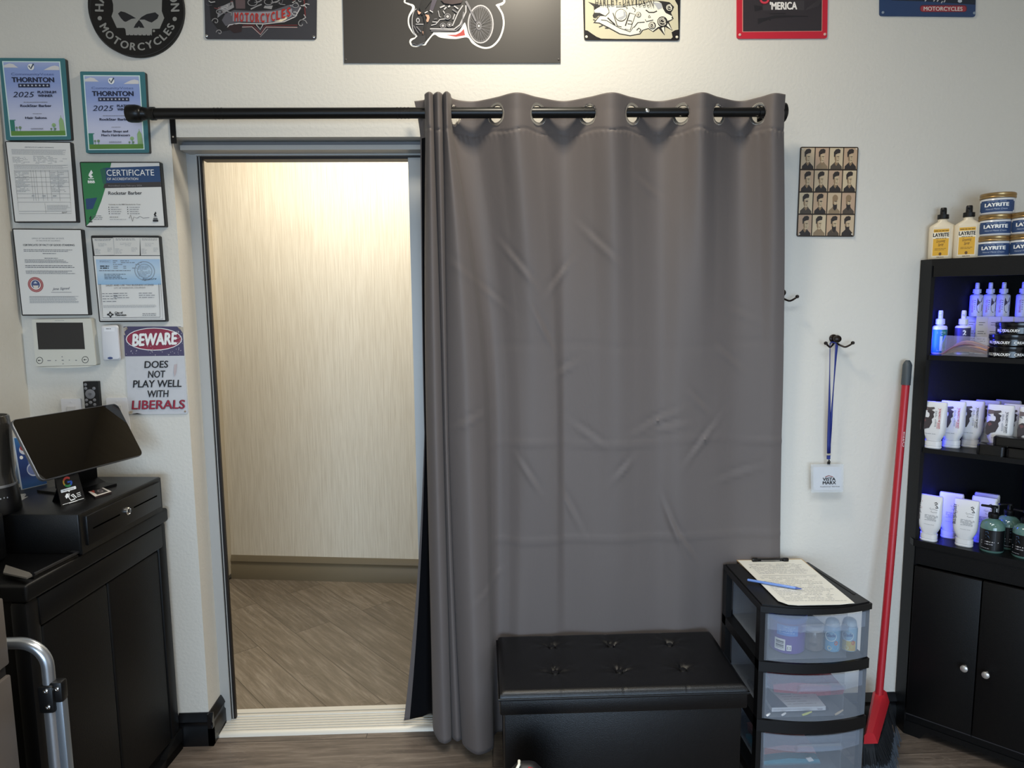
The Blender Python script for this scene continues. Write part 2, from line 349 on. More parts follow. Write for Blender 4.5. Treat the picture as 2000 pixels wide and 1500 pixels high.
# hall door, closed in the hall wall
d2 = struct(bpy.data.objects.new('door_2', None)); COL.objects.link(d2); WM['door_2'] = M4.Identity(4)
HD = mat('cream_door', '#bdb29c', .45); STEEL = mat('brushed_steel', '#9a9a98', .32, .9)
def hbox(g, t0, t1, z0, z1, o0, o1, mt): g.prism([h0 + hd * t + hn * o0 + V((0, 0, z)) for t, z in ((t0, z0), (t1, z0), (t1, z1), (t0, z1))], hn * (o1 - o0), mt)
g = G(); hbox(g, -.86, 0, .03, 1.985, .002, .045, HD); g.build('leaf', d2)
g = G(); hbox(g, -.86, 0, .012, .03, .005, .05, STEEL); g.build('door_sweep', d2)
g = G(); hbox(g, -.055, -.005, 1.93, 1.975, .045, .052, STEEL); g.build('closer_plate', d2)
g = G(); p = h0 + hd * -.05 + hn * .085; g.tube([p + V((0, 0, 1.14)), p + V((0, 0, .82))], .011, STEEL)
for z in (1.12, .84): g.tube([p + V((0, 0, z)), p - hn * .042 + V((0, 0, z))], .008, STEEL, 8)
g.build('pull_handle', d2)
g = G(); p = h0 + hd * -.05 + hn * .045 + V((0, 0, .745)); g.tube([p, p + hn * .014], .016, STEEL, 14); g.build('lock', d2)
# storefront door frame in the recess
ALU = mat('grey_aluminium', '#adadab', .42, .1); ALUD = mat('dark_aluminium', '#6d6f73', .42, .2); GASK = mat('black_gasket', '#070606', .6); BRONZE = mat('dark_bronze', '#1f1713', .45, .3)
d1 = struct(bpy.data.objects.new('door_1', None)); COL.objects.link(d1); WM['door_1'] = M4.Identity(4)
g = G(); g.box(OL, -.964, .108, .128, 0, OT, ALU); g.build('jamb', d1)
g = G(); g.box(-.964, -.959, .114, .126, .02, OT, GASK); g.box(-.959, -.9565, .112, .126, .02, OT, ALU); g.box(-.9565, -.953, .114, .126, .02, OT, GASK); g.build('weather_strip', d1)
g = G(); g.box(-.953, -.948, .114, .128, .02, OT, BRONZE); g.build('jamb_cover', d1)
z1, z2, z3, z4, z5, z6 = aty(600, 277, .05).z, aty(600, 285, .05).z, aty(600, 292.5, .035).z, aty(600, 300, .1).z, aty(600, 303.5, .1).z, aty(600, 309, .1).z
g = G(); g.box(OL + .012, OR, .05, .17, z2, z1, ALUD); g.box(OL + .012, OR, .035, .17, z3, z2, ALU); g.build('header', d1)
g = G(); g.box(OL + .035, OR, .1, .17, z4, z3, GASK); g.build('track', d1)
g = G(); g.box(-.964, OR, .1, .17, z5, z4, ALU); g.box(-.953, OR, .115, .17, z6, z5, BRONZE); g.build('track_cover', d1)
sx = aty(797, 320, .09).x
g = G(); g.box(sx, sx + .075, .09, .135, .03, z6 - .001, ALU); g.box(OR - .08, OR, .09, .135, .03, z6 - .001, ALU); g.box(sx + .074, OR - .079, .091, .134, .03, .13, ALU); g.box(sx + .074, OR - .079, .091, .134, z4 - .05, z4, ALU); g.build('sliding_panel', d1)
GLASS = mat('door_glass', '#cfd8dc', .02, trans=1)
g = G(); g.box(sx + .07, OR - .07, .109, .115, .125, z4 - .045, GLASS); g.build('pane', d1)
# threshold
SILL = mat('bare_aluminium', '#d0ccc2', .45, .15)
g = G(); prof = [(.03, 0), (.034, .008)]
for i in range(6): y = .042 + i * .014; prof += [(y, .012 + i * .0012), (y + .0095, .012 + i * .0012), (y + .0105, .009 + i * .0012), (y + .0135, .009 + i * .0012)]
prof += [(.128, .02), (.14, .02), (.141, .012), (.147, .012), (.148, .02), (.173, .02), (.174, 0)]
g.prism([(OL + .02, y, z) for y, z in prof], (OR - OL - .02, 0, 0), SILL); g.box(OL, OL + .02, .03, .108, 0, .009, SILL); struct(g.build('trim_1'))
# ---------------------------------------------------------------- curtain rod
rod = thing('curtain_rod', 'long black curtain rod with flared end caps above the doorway', 'curtain rod', aty(620, 222, -.095))
RZ = 2.124; g = G()
a, b = aty(296, 222, -.095), aty(1488, 219, -.095); mid = a.lerp(b, .72)
g.tube([a, mid], .0165, BLACKM, 18); g.tube([mid, b], .0145, BLACKM, 18); g.build('pole', rod)
for fs_ in ((.1, .106, .112), (.395, .401, .407, .413), (.702, .708, .714)):
    g = G()
    for f in fs_: p = a.lerp(b, f); q = a.lerp(b, f + .0017); g.tube([p, q], .0172, BLACKM, 18)
    g.build('ridged_joint', rod)
def finial(p, s):
    g = G(); d = (b - a).normalized() * s
    prof = [(.0, .0165), (.001, .0195), (.014, .0195), (.016, .0178), (.032, .0178), (.034, .0195), (.04, .0195), (.042, .0215), (.048, .0245), (.056, .0262), (.076, .0262), (.083, .024), (.086, .018)]
    g.tube([p + d * x for x, r in prof], [r for x, r in prof], BLACKM, 20); g.build('end_cap', rod)
finial(a + (b - a).normalized() * .012, -1)
g = G(); p = aty(1482, 219, -.095); dx = (b - a).normalized()
g.tube([p, p + dx * .018, p + dx * .02, p + dx * .035], [.019, .019, .016, .016], BLACKM, 18); q = aty(1520, 220, -.095)
g.tube([p + dx * .03, q - dx * .012, q - dx * .006, q + dx * .008, q + dx * .02, q + dx * .025], [.016, .02, .029, .031, .029, .02], BLACKM, 20); g.build('end_cap', rod)
for px in (338, 1506):
    c = aty(px, 224, -.095); c.x = aty(px, 245, 0).x if px < 900 else c.x; g = G(); g.box(c.x - .0085, c.x + .0085, -.004, 0, c.z - .065, c.z + .03, BLACKM)
    g.prism([(c.x - .006, 0, c.z + .028), (c.x + .006, 0, c.z + .028), (c.x + .006, -.09, c.z - .005), (c.x - .006, -.09, c.z - .005)], (0, 0, -.008), BLACKM); br = g.build('bracket', rod)
    for dz in (-.045,): g = G(); g.tube([(c.x, -.0035, c.z + dz), (c.x, -.0055, c.z + dz)], .0028, CHROME, 10); g.build('screw', br)
g = G(); p = aty(1262, 219, -.095); p = V((p.x, -.095 - .0155, p.z)); g.tube([p, p + V((0, -.003, 0)), p + V((0, -.005, 0))], [.0062, .0062, .003], CHROME, 14); g.build('set_screw', rod)
# ---------------------------------------------------------------- curtain
def curtain():
    C = [  # (px at top, depth, px at mid height, depth, px at hem, depth)
     (820, -.05, 829, -.005, 790, .04), (829, -.062, 833, -.0, 832, .06), (831, -.09, 835, -.04, 845, .02), (831, -.125, 834, -.085, 848, -.06), (839, -.15, 850, -.128, 866, -.10),
     (846, -.13, 865, -.10, 880, -.085), (847, -.085, 866, -.06, 882, -.05), (848, -.125, 867, -.098, 884, -.07), (856, -.15, 871, -.115, 893, -.09),
     (864, -.13, 876, -.10, 902, -.075), (865, -.085, 877, -.065, 903, -.05), (866, -.125, 878, -.11, 905, -.11), (873, -.155, 912, -.155, 932, -.165),
     (880, -.128, 944, -.118, 962, -.135), (884, -.08, 958, -.07, 964, -.075), (904, -.054, 972, -.048, 972, -.045), (930, -.05, 992, -.055, 992, -.046),
     (970, -.095, 1018, -.08, 1010, -.06), (1010, -.145, 1045, -.088, 1040, -.046), (1050, -.095, 1086, -.078, 1085, -.045), (1100, -.05, 1103, -.052, 1110, -.044),
     (1150, -.095, 1165, -.068, 1165, -.055), (1195, -.145, 1205, -.082, 1205, -.046), (1234, -.095, 1242, -.07, 1245, -.045), (1284, -.05, 1285, -.056, 1290, -.045),
     (1332, -.095, 1325, -.07, 1330, -.055), (1370, -.145, 1365, -.062, 1370, -.035), (1402, -.095, 1396, -.052, 1400, -.03), (1443, -.05, 1436, -.038, 1440, -.02),
     (1482, -.095, 1482, -.045, 1480, -.025), (1510, -.138, 1506, -.054, 1505, -.03), (1532, -.125, 1526, -.05, 1524, -.025)]
    top = [aty(c[0], 222, c[1]) for c in C]; midp = [aty(c[2], 850, c[3]) for c in C]; bot = [aty(c[4], 1440, c[5]) for c in C]
    def spline(P, u):
        i = min(int(u), len(P) - 2); t = u - i; p0, p1, p2, p3 = P[max(i - 1, 0)], P[i], P[i + 1], P[min(i + 2, len(P) - 1)]
        # centripetal-ish: limit tangents so tight folds do not overshoot
        l = (p2 - p1).length; m1 = (p2 - p0); m2 = (p3 - p1)
        m1 = m1.normalized() * min(m1.length * .5, l) if m1.length > 1e-6 else m1; m2 = m2.normalized() * min(m2.length * .5, l) if m2.length > 1e-6 else m2
        t2, t3 = t * t, t * t * t
        return p1 * (2 * t3 - 3 * t2 + 1) + m1 * (t3 - 2 * t2 + t) + p2 * (-2 * t3 + 3 * t2) + m2 * (t3 - t2)
    NU = 16; nu = (len(C) - 1) * NU + 1
    zs = [2.17 - .0045 * i for i in range(27)]; z = zs[-1]
    while z > .04: z -= .013; zs.append(z)
    ZM = midp[16].z; ZT = 2.06; ZB = zs[-1]
    us = [i / NU for i in range(nu)]; A = [spline(top, u) for u in us]; B = [spline(midp, u) for u in us]; D = [spline(bot, u) for u in us]
    rn = random.Random(3)
    wr = []                                   # little creases: (x, z, length, angle, strength)
    for x, zz, ln, an, st in [(.24, 1.62, .1, .9, .0035), (.10, 1.66, .13, -.9, .003), (.26, 1.32, .07, .5, .003), (.56, 1.14, .12, .45, .0035), (.60, 1.12, .1, .2, .003), (.72, 1.07, .12, .9, .004),
      (.70, 1.2, .08, -.8, .003), (.33, 1.1, .09, -.6, .003), (.45, .98, .07, .8, .0035), (.62, .78, .14, -1.2, .004), (.66, .72, .1, -1.0, .004), (.27, .85, .12, -1.1, .003), (.8, 1.35, .1, -.7, .003), (-.03, 1.6, .15, -.7, .003), (.52, 1.9, .08, -.6, .003), (.83, 1.5, .1, -.4, .002), (.85, .95, .12, .3, .003),
      (-.05, 1.17, .1, .4, .003), (0., .6, .09, .7, .003), (.13, .97, .1, -1.0, .003), (.18, 1.45, .1, -1.1, .0035), (.36, 1.72, .12, -.8, .003)]: wr.append((x, zz, ln, cos(an), sin(an), st * 1.35))
    vs = []; zref = 2.12
    for z in zs:
        for i in range(nu):
            if z >= ZT: p = A[i].copy(); k = max(0, (z - 2.124) / .05); p.y += -.004 * k; 
            elif z >= ZM:
                t = (ZT - z) / (ZT - ZM); e = t * t * (3 - 2 * t) * .25 + .75 * (1 - (1 - t) ** 2.2); p = A[i].lerp(B[i], e)
            else:
                t = (ZM - z) / (ZM - ZB); p = B[i].lerp(D[i], t * (.55 + .45 * t))
            if us[i] < 1.2 and z > 2.06: p.x -= .016 * (1.2 - us[i]) / 1.2 * ((z - 2.06) / .11) ** 1.5
            y = p.y
            if us[i] > 13.5:
                y += .0012 * sin(z * 9 + p.x * 14) + .0022 * exp(-((z - 1.395 - .012 * sin(p.x * 8)) / .006) ** 2) * .6 - .0026 * exp(-((z - 1.07 - .006 * sin(p.x * 11)) / .0055) ** 2) - .0022 * exp(-((z - .74) / .006) ** 2)
            for wx, wz, ln, ca, sa, st in wr:
                dx, dz = p.x - wx, z - wz
                if abs(dx) < .2 and abs(dz) < .2:
                    s1 = dx * ca + dz * sa; s2 = -dx * sa + dz * ca; y -= st * exp(-(s1 / ln * 1.6) ** 2) * (exp(-(s2 / .007) ** 2) - .6 * exp(-((s2 - .014) / .009) ** 2))
            y += .0028 * exp(-((z - 2.066 - .004 * sin(p.x * 60)) / .0035) ** 2)             # header seam
            y -= .0016 * exp(-((z - 2.058) / .005) ** 2) * sin(p.x * 420)                     # puckers under the seam
            dz = -.012 * exp(-((z - 2.17) / .02) ** 2) * (.5 + .5 * sin(p.x * 21 + .6)) * 0
            zz = z + (.05 * (1 - z / .35) ** 1.5 * max(0, 1 - abs(us[i] - 2.2) / 1.4) if z < .35 else 0)
            vs.append(V((p.x, y, zz)))
    # grommets where the sheet crosses the rod
    cross = [(17, 970), (19, 1050), (21, 1150), (23, 1234), (25, 1332), (27, 1402), (29, 1482)]
    cen = []
    for c, px in cross:
        p = spline(top, c); t = (spline(top, min(c + .15, len(C) - 1.001)) - spline(top, c - .15)); t.z = 0; cen.append((V((p.x, p.y, RZ - .004)), t.normalized()))
    p = spline(top, 14.15); t = spline(top, 14.5) - spline(top, 13.8); cen.append((V((p.x, p.y, RZ - .004)), t.normalized()))
    fs = []
    for j in range(len(zs) - 1):
        for i in range(nu - 1):
            q = (j * nu + i, j * nu + i + 1, (j + 1) * nu + i + 1, (j + 1) * nu + i)
            if zs[j] > 2.08:
                c = (vs[q[0]] + vs[q[2]]) / 2
                if any((c - k[0]).length < .0275 for k in cen): continue
                if us[i] < 13.9 and (c - V((c.x, -.095, RZ))).length < .022: continue
            fs.append(q)
    fold_shade = [q for q in fs if .3 < us[q[0] % nu] < 2.7 and vs[q[0]].z < 2.06]; ls_ = set(fold_shade); fs = [q for q in fs if q not in ls_]  # faces inside the left flap: deep fold shade put into the colour
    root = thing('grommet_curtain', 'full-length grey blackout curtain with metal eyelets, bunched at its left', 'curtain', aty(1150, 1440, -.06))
    g = G(); g.add(vs, fs, 'curtain_cloth', True); k_ = g.m(mat('curtain_fold_shade', '#0b0b0e', .8, spec=.1)); g.f += fold_shade; g.mi += [k_] * len(fold_shade); g.sm += [True] * len(fold_shade); o = g.build('cloth', root)
    md = o.modifiers.new('thickness', 'SOLIDIFY'); md.thickness = .0016; md.offset = 0
    RING = mat('eyelet_metal', '#d4d0ca', .2, .9)
    for c, t in cen:
        n = V((t.y, -t.x, 0)); g = G(); M, m_ = 28, 8; vv = []; ff = []
        for i in range(M):
            a_ = 2 * pi * i / M; d = t * cos(a_) + V((0, 0, 1)) * sin(a_)
            for k in range(m_): b_ = 2 * pi * k / m_; vv.append(c + d * (.0297 + .0056 * cos(b_)) + n * .0036 * sin(b_))
        for i in range(M):
            for k in range(m_): ff.append((i * m_ + k, ((i + 1) % M) * m_ + k, ((i + 1) % M) * m_ + (k + 1) % m_, i * m_ + (k + 1) % m_))
        g.add(vv, ff, RING, True); g.build('eyelet', root)
def cloth_mat():
    m = mat('curtain_cloth', '#645d5b', .58, spec=.3, sheen=.05); nt = m.node_tree; N = nt.nodes; L = nt.links
    tc = N.new('ShaderNodeTexCoord'); bp = N.new('ShaderNodeBump'); bp.inputs['Distance'].default_value = .0012; bp.inputs['Strength'].default_value = .5
    mp = N.new('ShaderNodeMapping'); mp.inputs['Scale'].default_value = (18, 18, 7); L.new(tc.outputs['Object'], mp.inputs[0])
    nz = N.new('ShaderNodeTexNoise'); nz.inputs['Scale'].default_value = 1.6; nz.inputs['Detail'].default_value = 3; nz.inputs['Distortion'].default_value = 1.2; L.new(mp.outputs[0], nz.inputs['Vector'])
    L.new(nz.outputs['Fac'], bp.inputs['Height']); L.new(bp.outputs[0], N['Principled BSDF'].inputs['Normal'])
cloth_mat(); curtain()
# ---------------------------------------------------------------- signs and frames on the wall
TIN = .004
def panel(root, q, t, mt, name='panel', r=0, Yb=-.0005):
    g = G(); quadbox(g, rquad(q, r) if r else q, -t, Yb, mt); return g.build(name, root)
def pr(Y): return Pr(wallfn(Y))
def fin(p, name, root): return p.g.build(name, root)
def rivets(root, pts, Y, mt=CHROME, r=.0045, slash=True):
    for x, y in pts:
        c = aty(x, y, Y); g = G(); g.lathe([(r, 0), (r * .85, -.0018), (r * .3, -.0026)], mt, 12, c, axis='y'); g.build('screw', root)
# round skull sign
c = aty(268, 17, 0); rt = thing('round_skull_sign', 'round black metal sign with a silver skull and lettering around the rim', 'sign', c); k = .1475
g = G(); g.lathe([(k, 0), (k, -.006), (k * .985, -.009), (k * .3, -.009)], mat('sign_black', '#0c0c0d', .35), 64, c, axis='y'); g.build('disc', rt)
SILV = mat('silver_print', '#9c9c98', .4, .35); SK = lambda pts: cr(pts, 9.09, 160, 0)
p = pr(-.0095); p.stroke([(268 + 92.3 * cos(i * pi / 30), 17.4 + 92.3 * sin(i * pi / 30)) for i in range(60)], 1.3, H_('#2a2a2c'), True)
p.poly(SK([(535, 0), (555, 80), (555, 200), (525, 290), (620, 495), (745, 495), (768, 512), (775, 540), (785, 625), (1240, 630), (1245, 515), (1380, 510), (1462, 320), (1418, 200), (1422, 0), (1380, -200), (1200, -370), (980, -420), (760, -370), (580, -200)]), SILV)
for e in ([(640, 240), (690, 200), (760, 215), (870, 270), (960, 325), (880, 335), (780, 388), (745, 378), (690, 320)], [(1015, 348), (1060, 300), (1150, 250), (1300, 218), (1365, 270), (1340, 330), (1240, 400), (1190, 385), (1110, 348)], [(1015, 350), (1070, 420), (1110, 495), (1025, 490), (1012, 465), (998, 492), (918, 495), (950, 430)]): p.poly(SK(e), INK)
for x in range(830, 1230, 75): p.poly(SK([(x, 632), (x + 14, 605), (x + 28, 632)]), INK)
p.ell(300.6, 60.5, 2.2, 2.4, SILV); p.ell(194.8, 35.6, 4.2, 4.2, SILV); p.ell(341.2, 37, 4.2, 4.2, SILV); fin(p, 'skull_emblem', rt)
p = pr(-.0095); p.arc('MOTORCYCLES', 268, 17.3, 81, -1.17, 1.17, 15, SILV, True, .035); fin(p, 'lower_lettering', rt); p = pr(-.0095); p.arc('HARLEY-DAVIDSON', 268, 17.3, 66, -1.66, 1.66, 17, SILV, False, .035); fin(p, 'upper_lettering', rt)
# dark tin sign
q = [(396, -110), (620, -110), (618, 77), (401, 76)]
rt = thing('tin_sign', 'dark grey tin sign with red motorcycle lettering on a scroll, right of the skull sign', 'sign', aty(509, 70, 0))
panel(rt, q, TIN, mat('tin_charcoal', '#3a3a40', .3), r=5)
p = pr(-TIN); K = lambda pts: cr(pts, 8.333, 390, 0); G1, G2, RD = H_('#8d8b8c'), H_('#19171a'), H_('#a8261f')
p.poly(K([(150, 0), (180, 330), (330, 520), (560, 480), (700, 440), (1600, 440), (1700, 300), (1760, 0), (1700, -700), (250, -700)]), G2)
p.poly(K([(300, 120), (390, 90), (540, 20), (560, 120), (450, 180), (330, 260), (290, 290)]), G1); p.poly(K([(580, 0), (740, 0), (740, 140), (590, 140)]), H_('#5a4a4c')); p.stroke(K([(830, 150), (930, 100), (1010, 70)]), 2.5, G1); p.stroke(K([(890, 40), (960, 30), (1010, 0)]), 2, G1); p.stroke(K([(1170, 50), (1270, 20), (1310, -10)]), 2, G1); p.poly(K([(1040, 130), (1060, 90), (1190, 90), (1170, 150)]), G1)
p.poly(K([(360, 330), (420, 220), (560, 165), (900, 180), (1200, 165), (1450, 80), (1600, 60), (1660, 130), (1560, 270), (1380, 350), (1050, 385), (700, 360), (480, 420), (420, 420)]), H_('#55535a'))
p.poly(K([(540, 200), (540, 345), (700, 345), (1050, 370), (1380, 330), (1500, 260), (1500, 140), (1200, 185), (900, 200)]), H_('#8f8c92'))
p.stroke(K([(450, 450), (480, 405), (640, 380), (1050, 390), (1380, 352), (1560, 270), (1640, 120)]), 1.6, H_('#c9c4c4')); p.poly(K([(1220, 350), (1320, 310), (1450, 255), (1400, 320), (1330, 350)]), H_('#e9d8b8'))
p.poly(K([(440, 450), (560, 390), (640, 400), (690, 450), (680, 520), (560, 540)]), H_('#2a1a1c'))
p.stroke(K([(690, 440), (850, 435), (990, 565), (1080, 440), (1590, 445)]), 1.5, H_('#b59a98')); p.stroke(K([(700, 412), (880, 412), (990, 545), (1060, 415), (1590, 410)]), 1.2, H_('#7b2a2a')); p.stroke(K([(920, 400), (985, 480), (1030, 400)]), 1.5, H_('#b9b6b6')); p.stroke(K([(985, 600), (1110, 470)]), 1.2, G1)
for cx, cy, s in ((1660, 390, 1), (260, 350, -.7), (320, 530, -.6), (1640, 10, .6)): p.stroke(K([(cx + s * (10 + t * 8) * cos(t * .62), cy + abs(s) * (10 + t * 8) * sin(t * .62)) for t in range(11)]), 1.6, G1)
p.stroke(K([(1700, 0), (1720, 260)]), 2.2, H_('#6a2a2a')); rn = random.Random(12)
for i in range(34):
    x, y = rn.choice([(rn.uniform(200, 560), rn.uniform(0, 230)), (rn.uniform(760, 1500), rn.uniform(-20, 120)), (rn.uniform(1480, 1720), rn.uniform(0, 260))]); a_ = rn.random() * 6; l_ = rn.uniform(25, 90)
    p.stroke(K([(x, y), (x + l_ * cos(a_), y + l_ * sin(a_) * .6), (x + l_ * 1.5 * cos(a_ + .5), y + l_ * sin(a_ + .5) * .9)]), rn.uniform(.8, 1.9), rn.choice([G1, G2, H_('#b5b2b2'), H_('#57545a'), H_('#6a3a3a')]))
for x, y, r_ in ((860, 40, 9), (1120, 30, 8), (330, 190, 7), (1560, 90, 6)): u, v = K([(x, y)])[0]; p.ring(u, v, r_, r_ * .7, 1.3, G1); p.ring(u, v, r_ * .55, r_ * .4, 1, G2)
fin(p, 'artwork', rt)
p = pr(-TIN - .0024); p.o = .0; L1, R1 = K([(560, 330)])[0], K([(1490, 250)])[0]
for i, ch in enumerate('MOTORCYCLES'):
    x = 458 + i * 10.2; y = 41.5 + (1.8 * sin(i * .3)) - max(0, i - 6) * 2.2; p.text(ch, x, y, x + 7.6, y - max(0, i - 6) * .5, 18, RD, bold=.045)
fin(p, 'lettering', rt); rivets(rt, [(403.5, 70), (613, 72)], -TIN)
# big dark poster
q = [(666, -150), (1095, -150), (1095, 123), (672, 123)]
rt = thing('motorcycle_poster', 'large black poster of a rider\'s legs on a motorcycle with white outline', 'poster', aty(884, 123, 0))
panel(rt, q, .004, mat('poster_black', '#3b3836', .38))
p = pr(-.004); K = lambda pts: cr(pts, 8.696, 780, 0); W = H_('#efece6'); DK = H_('#222022'); MG = H_('#77757a'); LG = H_('#b5b3b6')
out = [(80, -20), (130, 70), (190, 95), (215, 140), (150, 280), (150, 430), (220, 560), (275, 625), (190, 660), (170, 720), (210, 785), (300, 800), (365, 770), (440, 770), (480, 715), (590, 590), (700, 640), (950, 662), (1150, 635), (1230, 730), (1340, 800), (1470, 830), (1600, 790), (1720, 650), (1785, 440), (1770, 250), (1700, 110), (1760, 80), (1800, -20), (1700, -400), (1200, -800), (700, -800), (300, -500)]
p.poly(sm(K(out)), W)
p.poly(sm(K([(110, -20), (160, 50), (240, 80), (260, 150), (175, 290), (175, 420), (240, 550), (310, 625), (225, 680), (200, 715), (230, 760), (300, 775), (360, 745), (420, 745), (455, 700), (570, 565), (600, 545), (930, 550), (1020, 520), (1100, 390), (1130, 420), (1180, 590), (1260, 700), (1350, 770), (1470, 800), (1580, 765), (1690, 640), (1755, 440), (1740, 260), (1670, 130), (1640, 80), (1740, 40), (1760, -20), (1650, -380), (1180, -770), (720, -770), (330, -480)])), DK)
p.poly(K([(800, 595), (960, 590), (1040, 550), (1095, 490), (1115, 600), (960, 625)]), H_('#b23c36')); p.poly(K([(600, 545), (930, 552), (1000, 535), (960, 580), (800, 590), (700, 580)]), W)
K1 = lambda x, y: (x / 8.696 + 780, y / 8.696)
c = K1(1380, 410); p.ell(c[0], c[1], 24, 36.5, H_('#2b292a')); p.ring(c[0], c[1], 24.2, 36.5, 2.6, LG); p.ring(c[0], c[1], 21, 33, .8, MG)
for i in range(30): a_ = i * 2 * pi / 30; o_ = .35 * (-1) ** i; p.stroke([(c[0] - 4 + 3 * cos(a_ + o_), c[1] + 4 + 5 * sin(a_ + o_)), (c[0] + 22.5 * cos(a_), c[1] + 34.5 * sin(a_))], .55, MG)
d = K1(1350, 440); p.ell(d[0], d[1], 5, 8, MG); p.ell(d[0], d[1], 3, 5, DK); p.ell(d[0], d[1], 1.6, 2.4, W); p.stroke(K([(1190, 140), (1300, 360)]), 3.4, MG); p.stroke(K([(1130, 20), (1200, 150)]), 4.2, MG)
c = K1(290, 370); p.ring(c[0], c[1], 8.5, 25, 1.6, LG, pi / 2, pi * 1.5); p.ell(K1(315, 345)[0], K1(315, 345)[1], 3.6, 5, LG); p.ell(K1(315, 345)[0], K1(315, 345)[1], 2, 3, DK); p.stroke(K([(280, 410), (410, 412)]), 1.6, LG)
for pts, w_, m_ in [([(520, 490), (930, 495), (1030, 420), (1130, 200), (1130, 90)], 2.6, LG), ([(540, 525), (960, 520), (1060, 430), (1090, 200)], 2.0, MG), ([(900, 440), (1000, 210), (1080, 90)], 2.2, LG), ([(540, 430), (620, 410), (690, 330), (780, 320)], 1.8, LG), ([(660, 180), (680, 280), (710, 290)], 1.4, LG), ([(690, 130), (770, 95)], 3, LG), ([(760, 160), (800, 120)], 2.6, LG), ([(830, 120), (860, 95)], 3.2, LG), ([(900, 160), (990, 220)], 2.4, MG), ([(560, 370), (640, 375)], 1.8, LG), ([(745, 180), (770, 230)], 2, LG), ([(930, 100), (1000, 150)], 2.4, LG), ([(910, 330), (940, 240)], 2, LG), ([(590, 325), (640, 318)], 1.4, MG), ([(290, 450), (370, 540)], 2, MG), ([(320, 560), (240, 430)], 1.2, MG)]: p.stroke(K(pts), w_, m_)
for x, y, r in ((740, 435, 6), (850, 420, 5), (820, 280, 6.5)): u, v = K1(x, y); p.ell(u, v, r, r * .95, MG); p.ell(u, v, r * .72, r * .7, DK); p.ell(u, v, r * .42, r * .4, LG)
p.poly(K([(700, -10), (1080, -10), (1050, 50), (900, 75), (760, 55)]), H_('#352226'))
p.poly(K([(380, -10), (560, -10), (440, 150), (440, 200), (380, 260), (340, 130)]), H_('#131214')); p.poly(K([(560, -10), (640, -10), (590, 130), (570, 190), (510, 170)]), H_('#4b4552'))
for s in ([(305, 175), (370, 215), (345, 245), (320, 240)], [(440, 245), (500, 255), (515, 300), (490, 370), (450, 375), (470, 300)], [(390, 530), (425, 540), (405, 590)]): p.poly(K(s), H_('#d8a489'))
p.poly(K([(390, 200), (470, 380), (440, 500), (470, 640), (440, 700), (400, 640), (410, 500), (430, 390)]), H_('#171517')); p.stroke(K([(430, 220), (480, 195)]), 1.6, W); p.stroke(K([(515, 178), (572, 208)]), 1.4, W)
p.poly(K([(300, 620), (440, 600), (440, 720), (330, 750), (240, 750), (215, 715)]), H_('#2c2b2d')); p.stroke(K([(220, 735), (300, 765), (430, 720)]), .8, MG); fin(p, 'artwork', rt); rivets(rt, [(675.5, 116.5), (1091, 116)], -.004, H_('#55504c'), .003)
# cream tin sign
q = [(1134, -170), (1332, -170), (1327, 79), (1141, 78)]
rt = thing('tin_sign', 'cream tin sign with black-and-white engine and rose drawing, right of the large poster', 'sign', aty(1234, 78, 0))
panel(rt, q, TIN, mat('tin_black_edge', '#201d1e', .3), r=5)
p = pr(-TIN); K = lambda pts: cr(pts, 9.524, 1130, 0); CRM = H_('#c6bfa4'); PW = H_('#e7e3d2'); BK = H_('#1c191a'); GL = H_('#a9abb0')
p.poly(K([(105, -1400), (125, 560), (170, 570), (240, 620), (330, 680), (420, 718), (700, 725), (1720, 722), (1750, 690), (1730, 600), (1800, 560), (1858, 550), (1845, 100), (1790, 0), (1900, -1400)]), CRM)
p.poly(K([(170, 30), (280, 120), (290, 230), (260, 290), (280, 340), (390, 290), (270, 430), (380, 440), (560, 530), (760, 640), (960, 675), (1150, 640), (1200, 570), (1300, 540), (1390, 600), (1490, 530), (1600, 660), (1610, 500), (1750, 570), (1680, 410), (1770, 350), (1720, 240), (1780, 130), (1690, 40), (1560, 20), (1400, 10), (1200, 60), (900, 100), (600, 90), (400, 100)]), BK)
p.poly(K([(290, 190), (420, 105), (700, 100), (900, 115), (1200, 75), (1380, 20), (1540, 60), (1570, 160), (1620, 240), (1740, 300), (1720, 360), (1630, 400), (1600, 480), (1480, 500), (1380, 580), (1300, 520), (1180, 560), (1140, 620), (960, 655), (770, 620), (570, 510), (390, 420), (310, 410), (400, 300), (480, 300), (400, 240), (300, 235)]), PW)
p.ell(1130 + 790 / 9.524, 285 / 9.524, 12, 12.5, BK); p.ell(1130 + 790 / 9.524, 280 / 9.524, 10.8, 11, PW); p.poly(K([(790, 380), (890, 300), (870, 220), (830, 200), (840, 290), (720, 340)]), GL)
p.ell(1130 + 1440 / 9.524, 105 / 9.524, 11.5, 8.5, PW); p.poly(K([(1380, 40), (1540, 60), (1560, 150), (1480, 180), (1420, 90)]), GL)
